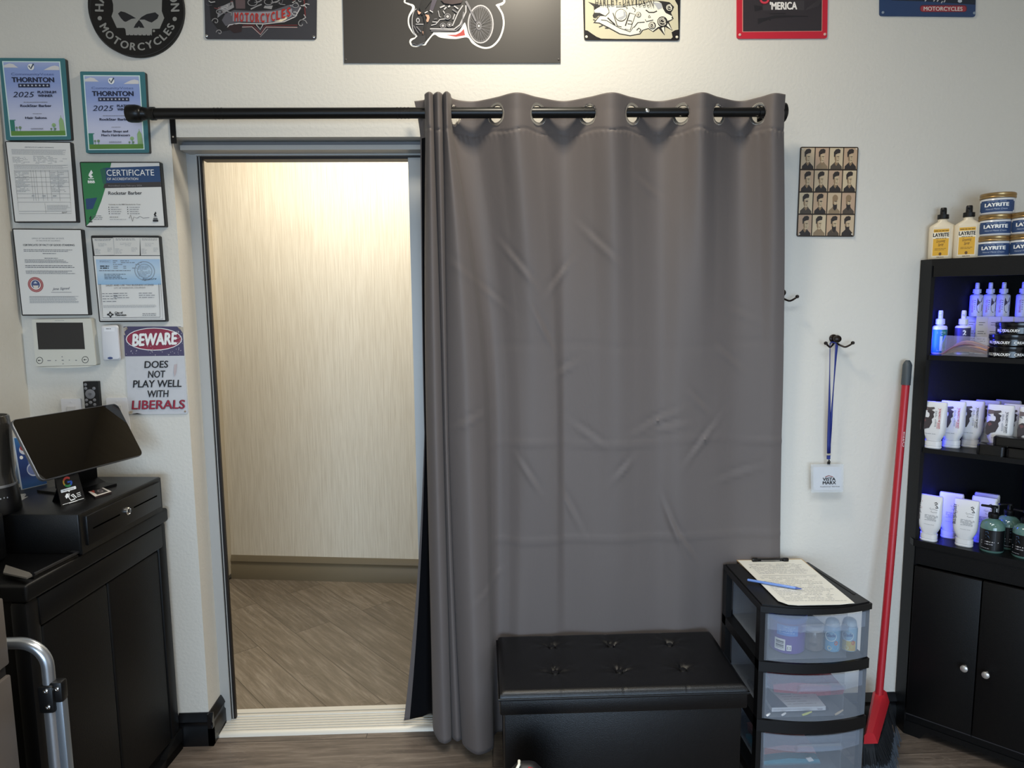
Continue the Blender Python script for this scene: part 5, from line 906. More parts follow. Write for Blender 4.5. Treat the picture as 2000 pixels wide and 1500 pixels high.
for n_, (zb_, zt_) in enumerate(lev):
    z0, z1 = zb_ + .004, zt_ - .005; FZ.append(z0 + .003); dwr = None; g = G()
    fr = bow(20, .004, amp=.03); t_ = .0022
    g.add([(x, y, z) for z in (z0, z1) for x, y in fr] + [(x, y + t_, z) for z in (z0, z1) for x, y in fr], [(i, i + 1, i + 22, i + 21) for i in range(20)] + [(42 + i, 42 + i + 21, 42 + i + 22, 42 + i + 1) for i in range(20)] + [(21 + i, 22 + i, 64 + i, 63 + i) for i in range(20)] + [(i + 1, i, 42 + i, 43 + i) for i in range(20)], CLR, True)
    xi = CX0 + .03; g.box(xi, xi + t_, CY0 + .01, CY1 - .02, z0, z1 - .012, CLR); g.box(CXB1 - .03, CXB1 - .03 + t_, CY0 + .01, CY1 - .02, z0, z1 - .012, CLR); g.box(xi, CXB1 - .03, CY1 - .022, CY1 - .02, z0, z1 - .012, CLR); g.box(xi, CXB1 - .03, CY0 + .0, CY1 - .02, z0, z0 + t_, CLR)
    dwr = g.build('drawer', cart)
    g = G(); zz = z1 - .046 + .0; lip = []
    for i in range(1, 20):
        x, y = fr[i]; lip.append((x, y))
    g.add([(x, y - .0012, z1 - .001) for x, y in lip] + [(x, y - .0035, zz - .004 * (1 - (2 * i / 18 - 1) ** 2)) for i, (x, y) in enumerate(lip)], [(i, i + 1, i + 20, i + 19) for i in range(18)], CLR2, True); g.build('front_lip', dwr)
    g = G(); xm = (CX0 + CX1) / 2 + .012; hw = .072; yh = CY0 - .03; hz = z1 - .028
    pts = [V((xm - hw, yh + .004, hz - .022)), V((xm - hw + .003, yh - .008, hz - .006)), V((xm - hw + .014, yh - .014, hz)), V((xm, yh - .018, hz + .002)), V((xm + hw - .014, yh - .014, hz)), V((xm + hw - .003, yh - .008, hz - .006)), V((xm + hw, yh + .004, hz - .022))]
    sp = []
    for i in range(6):
        for t in (0, .33, .66): sp.append(pts[i].lerp(pts[i + 1], t))
    sp.append(pts[-1]); g.add([p_ + V((0, 0, .006)) for p_ in sp] + [p_ + V((0, .002, -.01)) for p_ in sp] + [p_ + V((0, .012, .006)) for p_ in sp], [(i, i + 1, i + 20, i + 19) for i in range(18)] + [(i, i + 38, i + 39, i + 1) for i in range(18)], CLR2, True); g.build('handle', dwr)
# contents of the drawers
yi = CY0 + .012
def base_at(px, py, Y, Z): p_ = aty(px, py, Y); return V((p_.x, Y, Z))
c_ = base_at(1535, 1290, -.315, FZ[0]); wd = .053; rt = thing('purple_tub', 'purple round tub with blue label in the cart\'s top drawer', 'tub', c_); PUR = mat('purple_plastic', '#5a3f9c', .35)
g = G(); g.lathe([(.048, 0), (.052, .004), (.053, .06), (.054, .098), (.0545, .1)], PUR, 32, c_); g.build('tub_body', rt); g = G(); g.lathe([(.0565, .1), (.057, .102), (.057, .114), (.054, .117), (.001, .117)], mat('purple_lid', '#4358b4', .35), 32, c_); g.build('lid', rt)
def cyf(c_, r_):
    vd_ = V((CAM.x - c_.x, CAM.y - c_.y, 0)).normalized(); vs_ = V((-vd_.y, vd_.x, 0))
    return lambda x, y, o: c_ + (vd_ * cos(x / r_) + vs_ * sin(x / r_)) * (r_ + o + .0006) + V((0, 0, y))
p = Pr(cyf(c_, .0535), up=1); p.rect(-.03, .06, .032, .093, H_('#4f86d8'), 8); p.words(-.022, .09, .024, .066, 4, H_('#a8c8f0'), .4, .2); p.rect(-.036, .012, -.004, .048, WHT, 4)
for i in range(7): p.rect(-.032, .017 + i * .004, -.008, .017 + i * .004 + (.0012 + .001 * (i % 3)), INK, 4)
p.rect(0, .014, .014, .032, WHT, 3); p.text('E3', .002, .018, .012, .018, .009, INK); fin(p, 'label', rt)
c_ = base_at(1586, 1288, -.325, FZ[0]); rt = thing('glass_jar', 'small grey-brown jar with pale lid between the tub and the cans in the top drawer', 'jar', c_)
g = G(); g.lathe([(.026, 0), (.03, .004), (.031, .05), (.027, .062)], mat('jar_brown', '#6e655e', .25), 28, c_); g.build('jar_body', rt); g = G(); g.lathe([(.029, .0622), (.0295, .064), (.0295, .077), (.028, .079), (.001, .079)], mat('jar_lid', '#b4ab9c', .4), 28, c_); g.build('lid', rt); p = Pr(cyf(c_, .031), up=1); p.words(-.012, .03, .014, .02, 3, H_('#3a3430'), .5, .2); fin(p, 'label', rt)
for k_, (px, lab, c1, c2) in enumerate(((1623, 'blue and white spray can beside the jar in the top drawer', '#5aa0c8', '#8fc0d8'), (1656, 'yellow and white spray can at the right of the top drawer', '#c8b45a', '#d88a4a'))):
    c_ = base_at(px, 1289, -.335, FZ[0]); rt = thing('aerosol_can', lab, 'can', c_, group='air freshener cans in the cart')
    g = G(); g.lathe([(.022, 0), (.0235, .003), (.0235, .068), (.021, .078)], mat('can_blue_' + str(k_), '#7fb0d0' if k_ == 0 else '#8fb8d4', .3), 24, c_); g.build('can_body', rt)
    g = G(); g.lathe([(.0205, .0785), (.0205, .084), (.018, .093), (.012, .098), (.001, .099)], mat('can_cap', '#cfe0ea', .35), 24, c_); g.build('cap', rt)
    p = Pr(cyf(c_, .0235), up=1); p.rect(-.02, .003, .021, .034, H_(c1), 8); p.ell(-.004, .05, .017, .016, WHT, .3); p.text('Glade', -.017, .046, .01, .05, .011, H_('#3a5a94'), bold=.03); p.ell(.011, .016, .009, .009, H_(c2)); p.ell(-.006, .012, .006, .007, H_('#e0d8b0')); p.ell(.012, .03, .005, .007, H_('#c8603a')); fin(p, 'label', rt)
z_ = FZ[1]
rt = G(); sh = [(1510, 1337), (1552, 1333), (1618, 1338), (1650, 1345), (1646, 1356), (1600, 1359), (1545, 1354), (1512, 1352)]
rt.prism([aty(a_, b_, -.3) for a_, b_ in sh], (0, .12, 0), mat('red_cloth', '#b03340', .7, bump=(90, .004))); zmin = min(v.z for v in rt.v)
zs_ = zmin - z_ - .046; rt.v = [V((v.x, v.y, v.z)) for v in rt.v]; o = rt.build('red_packet', base=aty(1580, 1357, -.25)); tag(o, 'red fabric packet at the back of the cart\'s middle drawer', 'packet')
c_ = base_at(1560, 1405, -.37, z_); rt = thing('supply_box', 'white and navy cardboard box lying in the cart\'s middle drawer', 'box', c_); x0, x1 = aty(1507, 1400, -.37).x, aty(1612, 1400, -.37).x
bz = aty(1560, 1381, -.37).z; g = G(); g.box(x0, x1, -.37, -.25, z_ + .006, bz, mat('box_white', '#d3d4da', .5)); g.build('carton', rt)
p = Pr(lambda x, y, o: V((x, -.37 - o, y)), up=1); p.words(x0 + .004, bz - .004, x1 - .04, z_ + .01, 7, GREY, .4, .1); p.words(x1 - .03, bz - .006, x1 - .004, z_ + .012, 5, LGREY, .5, .1, seed=4); p.rect(x1 - .026, z_ + .012, x1 - .01, bz - .01, H_('#8f8a94'))
p2 = Pr(lambda x, y, o: V((x, y, bz + o)), p.g, up=1); p2.poly([(x0, -.369), (x0 + .05, -.369), (x0 + .03, -.251), (x0, -.251)], H_('#2a2f44')); p2.words(x0 + .055, -.28, x1 - .02, -.36, 6, LGREY, .3, .2, .8, seed=3); p2.ell(x1 - .03, -.29, .012, .012, LGREY); fin(p, 'print', rt)
g = G(); g.box(x0 - .012, x1 + .014, -.36, -.2, z_, z_ + .0055, H_('#23263a', .5)); g.box(x0 - .012, x0 - .002, -.33, -.2, z_ + .0055, bz - .004, H_('#23263a', .5)); o = g.build('navy_folder', base=V(((x0 + x1) / 2, -.28, z_))); tag(o, 'navy folder under the white box in the middle drawer', 'folder')
for k_, (px, py, ln, an, h, lab) in enumerate(((1575, 1409, .034, .12, '#c4c860', 'yellow-green stick lying at the front of the middle drawer'), (1638, 1395, .036, -.6, '#b4a48c', 'tan twig-like comb at the right of the middle drawer'), (1500, 1404, .014, .3, '#d8d8da', 'white paper scrap in the left front of the middle drawer'), (1530, 1407, .016, -.3, '#d4d4d8', 'white paper scrap in front of the white box'))):
    c_ = base_at(px, py, -.388, z_); g = G(); d_ = V((cos(an), .2, abs(sin(an)) * .3)) * ln / 2; g.tube([c_ - d_ * .9 + V((0, 0, .006)), c_ + V((0, 0, .008)), c_ + d_ + V((0, 0, .011))], [.0028, .0035, .002], H_(h), 8); o = g.build(('plastic_stick', 'hair_pick', 'paper_scrap', 'paper_scrap')[k_], base=c_); tag(o, lab, ('stick', 'comb', 'scrap', 'scrap')[k_])
z_ = FZ[2]
for nm, lab, cat, pts, h, yy in (('salmon_pouch', 'salmon pink pouch on top in the cart\'s bottom drawer', 'pouch', [(1490, 1462), (1530, 1455), (1588, 1458), (1594, 1472), (1560, 1480), (1492, 1479)], '#a8655c', -.3), ('teal_packet', 'teal blue packet below the salmon pouch in the bottom drawer', 'packet', [(1488, 1487), (1540, 1481), (1600, 1483), (1606, 1500), (1600, 1523), (1490, 1523)], '#3f93a8', -.33)):
    g = G(); g.prism([aty(a_, b_, yy) for a_, b_ in pts], (0, .14, 0), mat(nm, h, .6, bump=(70, .004))); o = g.build(nm, base=V((aty(1545, 1500, yy).x, yy + .07, min(v.z for v in g.v)))); tag(o, lab, cat)
g = G(); q_ = [aty(a_, b_, -.334) for a_, b_ in ((1574, 1481), (1584, 1479), (1590, 1486), (1580, 1488))]; g.prism(q_, (0, .003, 0), WHT); o = g.build('white_tag', base=q_[3]); tag(o, 'small white tag on the teal packet in the bottom drawer', 'tag')
# clipboard, form and pen
def flat(pts, z, t, mt): g = G(); g.prism([atz(a_, b_, z + t) for a_, b_ in pts], (0, 0, -t + .0001), mt); return g
cl = thing('clipboard', 'clipboard with a black clip lying on top of the drawer cart', 'clipboard', atz(1550, 1140, CZ))
g = flat([(1438, 1093), (1566, 1091), (1660, 1173), (1522, 1169)], CZ, .0035, mat('board_tan', '#b59a72', .5)); g.build('board', cl)
zc_ = CZ + .004; n0 = atz(1474, 1097, zc_); n1 = atz(1534, 1096.5, zc_); g = G(); g.box(n0.x, n1.x, n0.y - .004, n0.y + .022, zc_ - .0008, zc_ + .003, BLACKM, .001); g.tube([n0 + V((.002, 0, .005)), n0 + V((.004, -.004, .010)), n1 + V((-.004, -.004, .010)), n1 + V((-.002, 0, .005))], .0024, BLACKM, 8)
for e_ in (n0, n1): g.lathe([(.006, -.009), (.0068, -.006), (.0068, .006), (.006, .009)], BLACKM, 12, e_ + V((0, 0, .0065)), axis='x')
g.tube([n0.lerp(n1, .2) + V((0, -.002, .0045)), n0.lerp(n1, .55) + V((0, -.006, .0065)), n0.lerp(n1, .8) + V((0, -.002, .0045))], .0012, CHROME, 6); g.build('clip', cl)
form = [(1441, 1094.5), (1565, 1092.5), (1669, 1177.5), (1640, 1180.5), (1560, 1182), (1540, 1180.5), (1520, 1173.5)]
fm_ = thing('paper_form', 'white printed form held on the clipboard, its lower edge curling over', 'paper', atz(1550, 1140, CZ + .004)); g = flat(form, CZ + .0038, .0012, mat('form_paper', '#dfddd3', .5)); g.build('sheet', fm_)
A_, B_, C_, D_ = [atz(a_, b_, CZ + .0052) for a_, b_ in ((1441, 1094.5), (1565, 1092.5), (1669, 1177.5), (1530, 1177.5))]
p = Pr(lambda x, y, o: (A_ * (1 - x) + B_ * x) * (1 - y) + (D_ * (1 - x) + C_ * x) * y + V((0, 0, o)))
p.words(.1, .1, .93, .36, 10, LGREY, .3, .15, .9, seed=2); p.stroke([(.12, .4), (.94, .4)], .006, LGREY); p.words(.06, .42, .95, .97, 18, LGREY, .22, .2, .85, seed=3); p.text('CLIENT FORM', .36, .1, .62, .1, .02, GREY) if False else None; p.rect(.06, .19, .085, .2, INK); fin(p, 'print', fm_)
p0_, p1_ = atz(1460, 1132.5, CZ + .0105), atz(1567, 1150.5, CZ + .0115); pen = thing('ballpoint_pen', 'translucent blue ballpoint pen lying across the clipboard form', 'pen', p0_.lerp(p1_, .5)); PB = mat('pen_blue', '#6f8fd0', .2, spec=.6); d_ = p1_ - p0_
g = G(); g.tube([p0_, p0_ + d_ * .01, p0_ + d_ * .88], [.003, .0042, .0042], PB, 10); g.build('barrel', pen); g = G(); g.tube([p0_ + d_ * .88, p0_ + d_ * .9, p0_ + d_ * .97, p1_], [.0042, .0036, .002, .0006], mat('pen_tip', '#3a4f94', .3), 10); g.build('tip', pen)
# ---------------------------------------------------------------- broom
RED = mat('broom_red', '#a81f2a', .35); RPL = mat('broom_head_red', '#b8262f', .3)
t0 = aty(1773, 705, -.028); t1 = aty(1717, 1352, -.135); br = thing('broom', 'red-handled broom leaning on the wall left of the black shelf unit', 'broom', (t1.x, -.2, 0)); d_ = t1 - t0
tm = t0 + d_ * .07
g = G(); g.tube([tm, t1 + d_ * .02], .0125, RED, 18); g.build('handle', br)
g = G(); g.tube([t0 + d_ * -.002, t0 + d_ * .004, t0 + d_ * .012, tm + d_ * .002], [.006, .011, .0145, .0145], mat('broom_grip', '#3a4248', .5), 18); g.build('grip', br)
g = G()
for f in (.52, .61): g.tube([t0 + d_ * f, t0 + d_ * (f + .002)], .0131, RED, 18)
vd_ = V((-.3, -1, 0)).normalized(); vs_ = V((1, -.3, 0)).normalized()
def hfn(x, y, o): q_ = t0 + d_ * (.225 + x); return q_ + (vd_ * cos(y) + vs_ * sin(y)) * (.0127 + o)
p = Pr(hfn, up=1); p.text('Ocelot'[:4], .0, .1, -.045, .1, .6, WHT, up=(0, 1)) if False else None
g.build('joint_rings', br)
p.text('Oasis', .03, .2, -.015, .2, .75, H_('#d8c8c8'), up=(0, 1)); fin(p, 'handle_print', br)
hz0 = aty(1717, 1352, -.135); xa, xb = aty(1704, 1352, -.12).x, aty(1731, 1352, -.12).x
za, zf = hz0.z, aty(1693, 1434, -.30).z; xf0, xf1 = aty(1684, 1432, -.30).x, aty(1704, 1435, -.30).x
loops = []
for t in [i / 10 for i in range(11)]:
    y = -.122 - .19 * t; zc_ = za + (zf + .012 - za) * (t ** .85); hh = .045 - .008 * t; xc0, xc1 = xa + (xf0 - xa) * t, xb + (xf1 - xb) * t; w_ = xc1 - xc0
    loops.append([(xc0, y, zc_ - hh), (xc0, y, zc_ - .008), (xc0 + w_ * .2, y, zc_), (xc1 - w_ * .2, y, zc_), (xc1, y, zc_ - .008), (xc1 + .012, y, zc_ - hh)])
g = G(); g.loft(loops, RPL); g.build('head', br)
BRS = mat('broom_bristles', '#14161a', .7); BRT = mat('broom_bristle_tips', '#4a525c', .7); g = G(); rn = random.Random(4); vs = []; fs = []; ft = []
for i in range(900):
    t = rn.random(); u = rn.random(); y = -.13 - .17 * t; zc_ = za + (zf + .012 - za) * t ** .85 - .045; x = xa + (xf0 - xa) * t + (xb - xa + .012) * u
    sp = .9 + .3 * rn.random(); x1 = x + .045 * (u - .1) * sp + .012 * (rn.random() - .5); y1 = y - .03 * (t - .2) * sp; z1 = .004 + rn.random() * .02; r_ = .0011
    a_ = V((x, y, zc_)); b_ = V((x1, y1, z1)); m_ = a_.lerp(b_, .62)
    for A2, B2, L_ in ((a_, m_, fs), (m_, b_, ft)):
        o_ = len(vs); vs += [A2 + V((-r_, 0, 0)), A2 + V((r_, 0, 0)), A2 + V((0, -r_, 0)), B2 + V((-r_, 0, 0)), B2 + V((r_, 0, 0)), B2 + V((0, -r_, 0))]; L_ += [(o_, o_ + 1, o_ + 4, o_ + 3), (o_ + 1, o_ + 2, o_ + 5, o_ + 4), (o_ + 2, o_, o_ + 3, o_ + 5)]
g.add(vs, fs, BRS); k_ = len(g.v); g.add(vs, ft, BRT)
lp = []
for t in (0, .5, 1): y = -.13 - .17 * t; zc_ = za + (zf + .012 - za) * t ** .85 - .04; x_ = xa + (xf0 - xa) * t; lp.append([(x_ + .003, y, zc_), (x_ + .04, y, zc_), (x_ + .05, y - .01, .04), (x_ + .004, y - .01, .04)])
g.loft(lp, BRS); o = g.build('bristles', br); o['kind'] = 'stuff'
# a small bag whose top just shows at the bottom edge
c_ = V((aty(1028, 1500, -.6).x, -.6, 0)); zb_ = aty(1028, 1490, -.6).z; bg = thing('small_bag', 'small black bag with cream piping and red patch, its top at the bottom edge', 'bag', c_)
g = G(); g.loft([rloop(w_, d_, .03, z_, 6, c_.x, c_.y) for w_, d_, z_ in ((.15, .1, 0), (.17, .11, .03), (.165, .105, zb_ * .5), (.14, .09, zb_ * .82), (.1, .06, zb_ - .03), (.062, .04, zb_ - .008), (.036, .02, zb_))], mat('bag_black', '#121113', .5)); g.build('body', bg)
g = G(); g.tube([(c_.x - .07, c_.y - .046, zb_ * .8), (c_.x - .048, c_.y - .031, zb_ - .034), (c_.x - .03, c_.y - .02, zb_ - .01), (c_.x - .02, c_.y - .008, zb_ + .001), (c_.x - .019, c_.y + .008, zb_ + .001)], .004, mat('bag_piping', '#e8e4d4', .5), 8); g.build('piping', bg)
g = G(); g.loft([[(c_.x + x, c_.y - y, zb_ + z_) for x, y, z_ in ((.004, .012, -.002), (.016, .014, -.004), (.05, .036, -.04), (.03, .04, -.045))], [(c_.x + x, c_.y - y - .008, zb_ + z_ + .003) for x, y, z_ in ((.004, .012, -.002), (.016, .014, -.004), (.05, .036, -.04), (.03, .04, -.045))]], mat('bag_red', '#a2272f', .5), False); g.build('red_patch', bg)
# ---------------------------------------------------------------- right: black corner shelf unit
A0 = V((1.466, -.065, 0)); E1 = V((1, -1, 0)).normalized(); E2 = V((1, 1, 0)).normalized(); UW = .5
UM = M4(((E1.x, E2.x, 0, A0.x), (E1.y, E2.y, 0, A0.y), (0, 0, 1, 0), (0, 0, 0, 1)))
def dg(px, py, back, z): p = atpl(px, py, A0 + E2 * back, -E2); return V((p.x, p.y, z))
def ug(): g = G(); g.T = UM; return g
SB = mat('shelf_black', '#060607', .45, bump=(300, .0003), spec=.28); unit = thing('corner_shelf_unit', 'tall black corner unit with open shelves above two doors', 'shelf unit', A0, -pi / 4)
ZTOP = 1.668; SH = (1.352, 1.037, .715)
pent = [(0, 0), (UW, 0), (UW + .043, .043), (.2503, .336), (-.043, .043)]
def pin(d): return [(.004 + d, d), (UW - .004 - d, d), (UW + .034, .043), (.2503, .326), (-.034, .043)]
g = ug(); g.prism([(x, y, ZTOP - .022) for x, y in pent], (0, 0, .022), SB); g.build('top', unit)
g = ug(); g.box(.006, UW - .006, .0, .016, ZTOP - .058, ZTOP - .022, SB); g.build('top_rail', unit)
g = ug()
for a_, b_ in ((pent[4], pent[0]), (pent[1], pent[2])):
    d_ = (V((b_[0], b_[1], 0)) - V((a_[0], a_[1], 0))).normalized(); n_ = V((-d_.y, d_.x, 0)) * .013; a3, b3 = V((a_[0], a_[1], 0)), V((b_[0], b_[1], 0)); g = ug(); g.prism([a3, b3, b3 + n_, a3 + n_], (0, 0, ZTOP - .022), SB); g.build('side_panel', unit)
g = ug()
for a_, b_ in ((pent[4], pent[3]), (pent[3], pent[2])):
    d_ = (V((b_[0], b_[1], 0)) - V((a_[0], a_[1], 0))).normalized(); n_ = V((d_.y, -d_.x, 0)) * .006; a3, b3 = V((a_[0], a_[1], 0)), V((b_[0], b_[1], 0)); g = ug(); g.prism([a3, b3, b3 + n_, a3 + n_], (0, 0, ZTOP - .022), SB); g.build('back_panel', unit)
for z in SH[:2]: g = ug(); g.prism([(x, y, z - .016) for x, y in pin(.002)], (0, 0, .016), SB); g.build('shelf', unit)
g = ug(); g.prism([(x, y, SH[2] - .022) for x, y in [(-.004, -.006), (UW + .004, -.006)] + pin(0)[2:]], (0, 0, .022), SB); g.build('counter', unit)
g = ug(); g.box(0.004, UW - .004, .0, .016, .63, SH[2] - .022, SB); g.build('apron', unit); g = ug(); g.box(.004, UW - .004, .004, .018, .03, .095, SB); g.prism([(0, .0, 0), (.05, 0, 0), (.07, 0, .03), (UW - .07, 0, .03), (UW - .05, 0, 0), (UW, 0, 0), (UW, 0, .05), (0, 0, .05)], (0, .016, 0), SB); g.build('plinth', unit)
ms = loc_x = (UM.inverted() @ atpl(1921, 1130, A0, -E2)).x
for x0, x1, kx in ((.008, ms - .0015, ms - .03), (ms + .0015, 2 * ms - .008, ms + .03)):
    g = ug(); g.box(x0, x1, -.016, -.001, .085, .625, SB, .002); g.box(x0 + .0, x1 - .0, -.0175, -.0155, .085, .088, H_('#2a2a2e', .4)); d_ = g.build('door', unit)
    g = ug(); zk = .322; g.lathe([(.004, 0), (.004, -.012), (.009, -.015), (.0115, -.019), (.011, -.025), (.006, -.028), (.0005, -.028)], mat('knob_nickel', '#c9c5c0', .3, .7), 20, (kx, -.016, zk), axis='y'); g.build('knob', d_)
if 2 * ms < UW - .02: g = ug(); g.box(2 * ms - .006, UW - .006, -.016, -.001, .085, .625, SB); g.build('filler_panel', unit)
# blue light strip behind the left edge
BLUE = mat('blue_led', '#1418ff', .4, emit=14)
led = G(); led.T = UM
led.box(-.0085, -.0055, .0235, .0265, SH[2] + .005, ZTOP - .03, BLUE); o = led.build('light_strip', base=UM @ V((-.007, .025, SH[2] + .005))); tag(o, 'glowing blue light strip inside the left edge of the corner unit', 'light')
for z, h_ in ((1.49, .24), (1.195, .26), (.87, .26)):
    a_ = UM @ V((.001, .036, z)); light('blue_strip_light', 'AREA', a_, 1.2, (.03, .04, 1), UM @ V((.25, .15, z - .02)), .008, h_)
# ---- bottles and jars
def around(r): return lambda x, y, o: V((sin(x / r) * (r + o + .0005), -cos(x / r) * (r + o + .0005), y))
def front(y0): return lambda x, y, o: V((x, -y0 - o - .0004, y))
RZ0 = -R(40)
def spray(name, w_, d_, h_, body, cap, label_fn, z_sh=.72, neck=.013, round_=False, label=None, cat='bottle'):
    rt = thing(name, label or name, cat); hb = h_ * z_sh
    g = G()
    if round_: g.lathe([(w_ / 2 - .002, 0), (w_ / 2, .003), (w_ / 2, hb), (w_ / 2 - .003, hb + .004), (neck, hb + .006), (neck, hb + .01)], body, 28)
    else: g.loft([rloop(w_ - .004, d_ - .004, d_ * .42, 0, 6), rloop(w_, d_, d_ * .45, .004, 6), rloop(w_, d_, d_ * .45, hb * .86, 6), rloop(w_ * .9, d_ * .93, d_ * .43, hb * .9, 6), rloop(neck * 2.3, neck * 2.2, neck, hb * 1.0, 6), rloop(neck * 2.1, neck * 2.1, neck, hb + .008, 6)], body)
    g.build('body', rt)
    zc_ = hb + .009; ch = h_ - zc_; g = G(); g.lathe([(neck + .003, 0), (neck + .004, .001), (neck + .0035, ch * .38), (neck * .75, ch * .42), (neck * .72, ch * .9), (neck * .6, ch), (.0005, ch)], cap, 22, (0, 0, zc_)); g.box(-.004, .004, -neck * .72 - .006, 0, zc_ + ch * .72, zc_ + ch * .84, cap); g.build('spray_cap', rt)
    p = Pr(around(w_ / 2) if round_ else front(d_ / 2), up=1); label_fn(p, w_, hb); p.g.build('label', rt); return rt
CREAM = mat('cream_plastic', '#dccfb6', .35); WPL = mat('bottle_white', '#d9d9da', .32)
def lay(p, w_, hb):
    y1 = hb * .83; a_ = w_ * .33; p.rect(-a_, .008, a_, y1, H_('#e0d2b8')); p.rect(-a_ * .88, .012, a_ * .88, y1 - .004, H_('#d9a62f')); p.rect(-a_ * .95, y1 * .66, a_ * .95, y1 * .86, H_('#e6dcc6'))
    p.text('LAYRITE', -a_ * .92, y1 * .72, a_ * .92, y1 * .72, y1 * .12, INK, bold=.05); p.words(-a_ * .6, y1 * .69, a_ * .6, y1 * .65, 1, INK, .4, 0); p.words(-a_ * .8, y1 * .93, a_ * .8, y1 * .88, 1, H_('#6a5018'), .5, 0)
    p.text('Grooming', -a_ * .5, y1 * .53, a_ * .5, y1 * .55, y1 * .09, H_('#5a3a1c'), shear=.3); p.text('Spray', -a_ * .3, y1 * .42, a_ * .35, y1 * .44, y1 * .09, H_('#5a3a1c'), shear=.3); p.words(-a_ * .65, y1 * .36, a_ * .65, y1 * .28, 2, H_('#8a6a24'), .35, .1); p.ell(0, y1 * .17, a_ * .16, a_ * .2, H_('#6a4a20')); p.words(-a_ * .4, y1 * .09, a_ * .4, y1 * .05, 1, H_('#6a5018'), .5, 0)
zt = ZTOP
def row(z): return 460 if z > 1.6 else 590 if z > 1.45 else 655 if z > 1.3 else 835 if z > 1 else 1015      # picture row of a shelf's goods
def setp(rt, px, back, z, rz=RZ0): place(rt, dg(px, row(z), back, z), rz)
b1 = spray('spray_bottle', .076, .042, .168, CREAM, BLACK, lay, .73, .013, label='cream spray bottle with yellow label, left of two on the corner unit'); b1['group'] = 'yellow-labelled spray bottles'; setp(b1, 1840, .05, zt)
b2 = dup(b1, dg(1890, row(zt), .045, zt), RZ0 + .03, 'cream spray bottle with yellow label, right of two, beside the stacked jars')
def jarp(label, cat='jar'):
    rt = thing('pomade_jar', label, cat); r_ = .047; g = G(); g.lathe([(r_ - .003, 0), (r_, .003), (r_, .046), (r_ - .002, .049)], mat('jar_milky', '#d4d6da', .25), 36); g.build('body', rt)
    g = G(); g.lathe([(r_ + .001, .0492), (r_ + .002, .0505), (r_ + .002, .054), (r_ + .0008, .0555), (r_ + .0018, .057), (r_ + .0018, .0635), (r_ - .001, .066), (.001, .066)], mat('jar_gold', '#a08458', .3, .75), 36); g.build('lid', rt)
    p = Pr(around(r_), up=1); NB = H_('#2a4470'); a_ = .05; p.rect(-a_, .006, a_, .042, NB, 14); p.rect(-a_ - .006, .01, -a_, .038, NB, 2); p.rect(a_, .01, a_ + .006, .038, NB, 2); p.text('LAYRITE', -.034, .023, .034, .023, .011, WHT, bold=.06); p.text('Natural Matte Cream', -.03, .013, .03, .013, .005, H_('#b8c4d8'), shear=.3); p.words(-.026, .04, .026, .0365, 1, H_('#8fa0c0'), .4, 0); p.g.build('label', rt); return rt
JL = ['bottom', 'middle', 'top']; j0 = jarp('navy-labelled jar with gold lid, bottom of the three-jar stack on the corner unit'); j0['group'] = 'navy-labelled pomade jars'; px0 = 1944; setp(j0, px0, .06, zt)
for k_ in (1, 2): dup(j0, dg(px0, 460, .06, zt + .0664 * k_), RZ0 + (.05, .02)[k_ - 1], 'navy-labelled jar with gold lid, %s of the three-jar stack on the corner unit' % JL[k_])
for k_ in (0, 1): dup(j0, dg(2009, 460, .055, zt + .0664 * k_), RZ0 - .08 + .06 * k_, 'navy-labelled jar with gold lid, %s of the two-jar stack cut off by the right edge' % ('lower', 'upper')[k_])
# first shelf
z = SH[0]
def teal(p, w_, hb):
    p.rect(-.022, .006, .03, hb - .008, H_('#2f7d80'), 10); p.rect(.004, .012, .012, hb - .03, H_('#bcd6d6'), 3); p.words(-.004, hb - .014, .022, hb - .026, 3, H_('#c8dede'), .4, .1); p.words(-.004, .02, .024, .01, 2, H_('#a8c8c8'), .4, .1)
b_ = spray('spray_bottle', .044, .044, .147, WPL, WPL, teal, .62, .010, True, 'white-capped spray bottle with teal label at the left of the upper shelf'); setp(b_, 1835, .074, z)
def dark(p, w_, hb): p.rect(-.03, .006, .03, hb - .002, H_('#3a3654'), 12); p.text('2', .002, hb - .025, .012, hb - .025, .016, WHT, bold=.05)
b_ = spray('spray_bottle', .046, .046, .147, WPL, WPL, dark, .62, .010, True, 'white-capped spray bottle with dark purple label behind the bag on the upper shelf'); setp(b_, 1880, .10, z)
WB = mat('carton_white', '#c9c8cc', .5); bx = None
for k_, (px, bk, lab) in enumerate(((1898, .17, 'first white carton from the left on the upper shelf, half behind the purple bottle'), (1917, .155, 'second white carton from the left on the upper shelf, with a spray bottle on it'), (1941, .155, 'third white carton from the left on the upper shelf'), (1965, .16, 'fourth white carton from the left, above the black tins'), (1990, .165, 'rightmost white carton on the upper shelf, at the right edge'))):
    if not bx:
        bx = thing('product_carton', lab, 'carton'); g = G(); g.box(-.0172, .0172, -.0172, .0172, 0, .126, WB, .0008, 1); g.build('box', bx); p = Pr(front(.0172), up=1); p.words(-.009, .11, .009, .095, 2, GREY, .25, .2); p.words(-.011, .08, .012, .066, 2, GREY, .3, .2, seed=2); p.words(-.011, .055, .012, .04, 2, GREY, .25, .2, seed=3); p.words(-.009, .025, .01, .02, 1, GREY, .3, .2); p.g.build('print', bx); bx['group'] = 'white cartons on the upper shelf'; setp(bx, px, bk, z)
    else: dup(bx, dg(px, row(z), bk, z), RZ0 + .02 * (k_ % 2), lab)
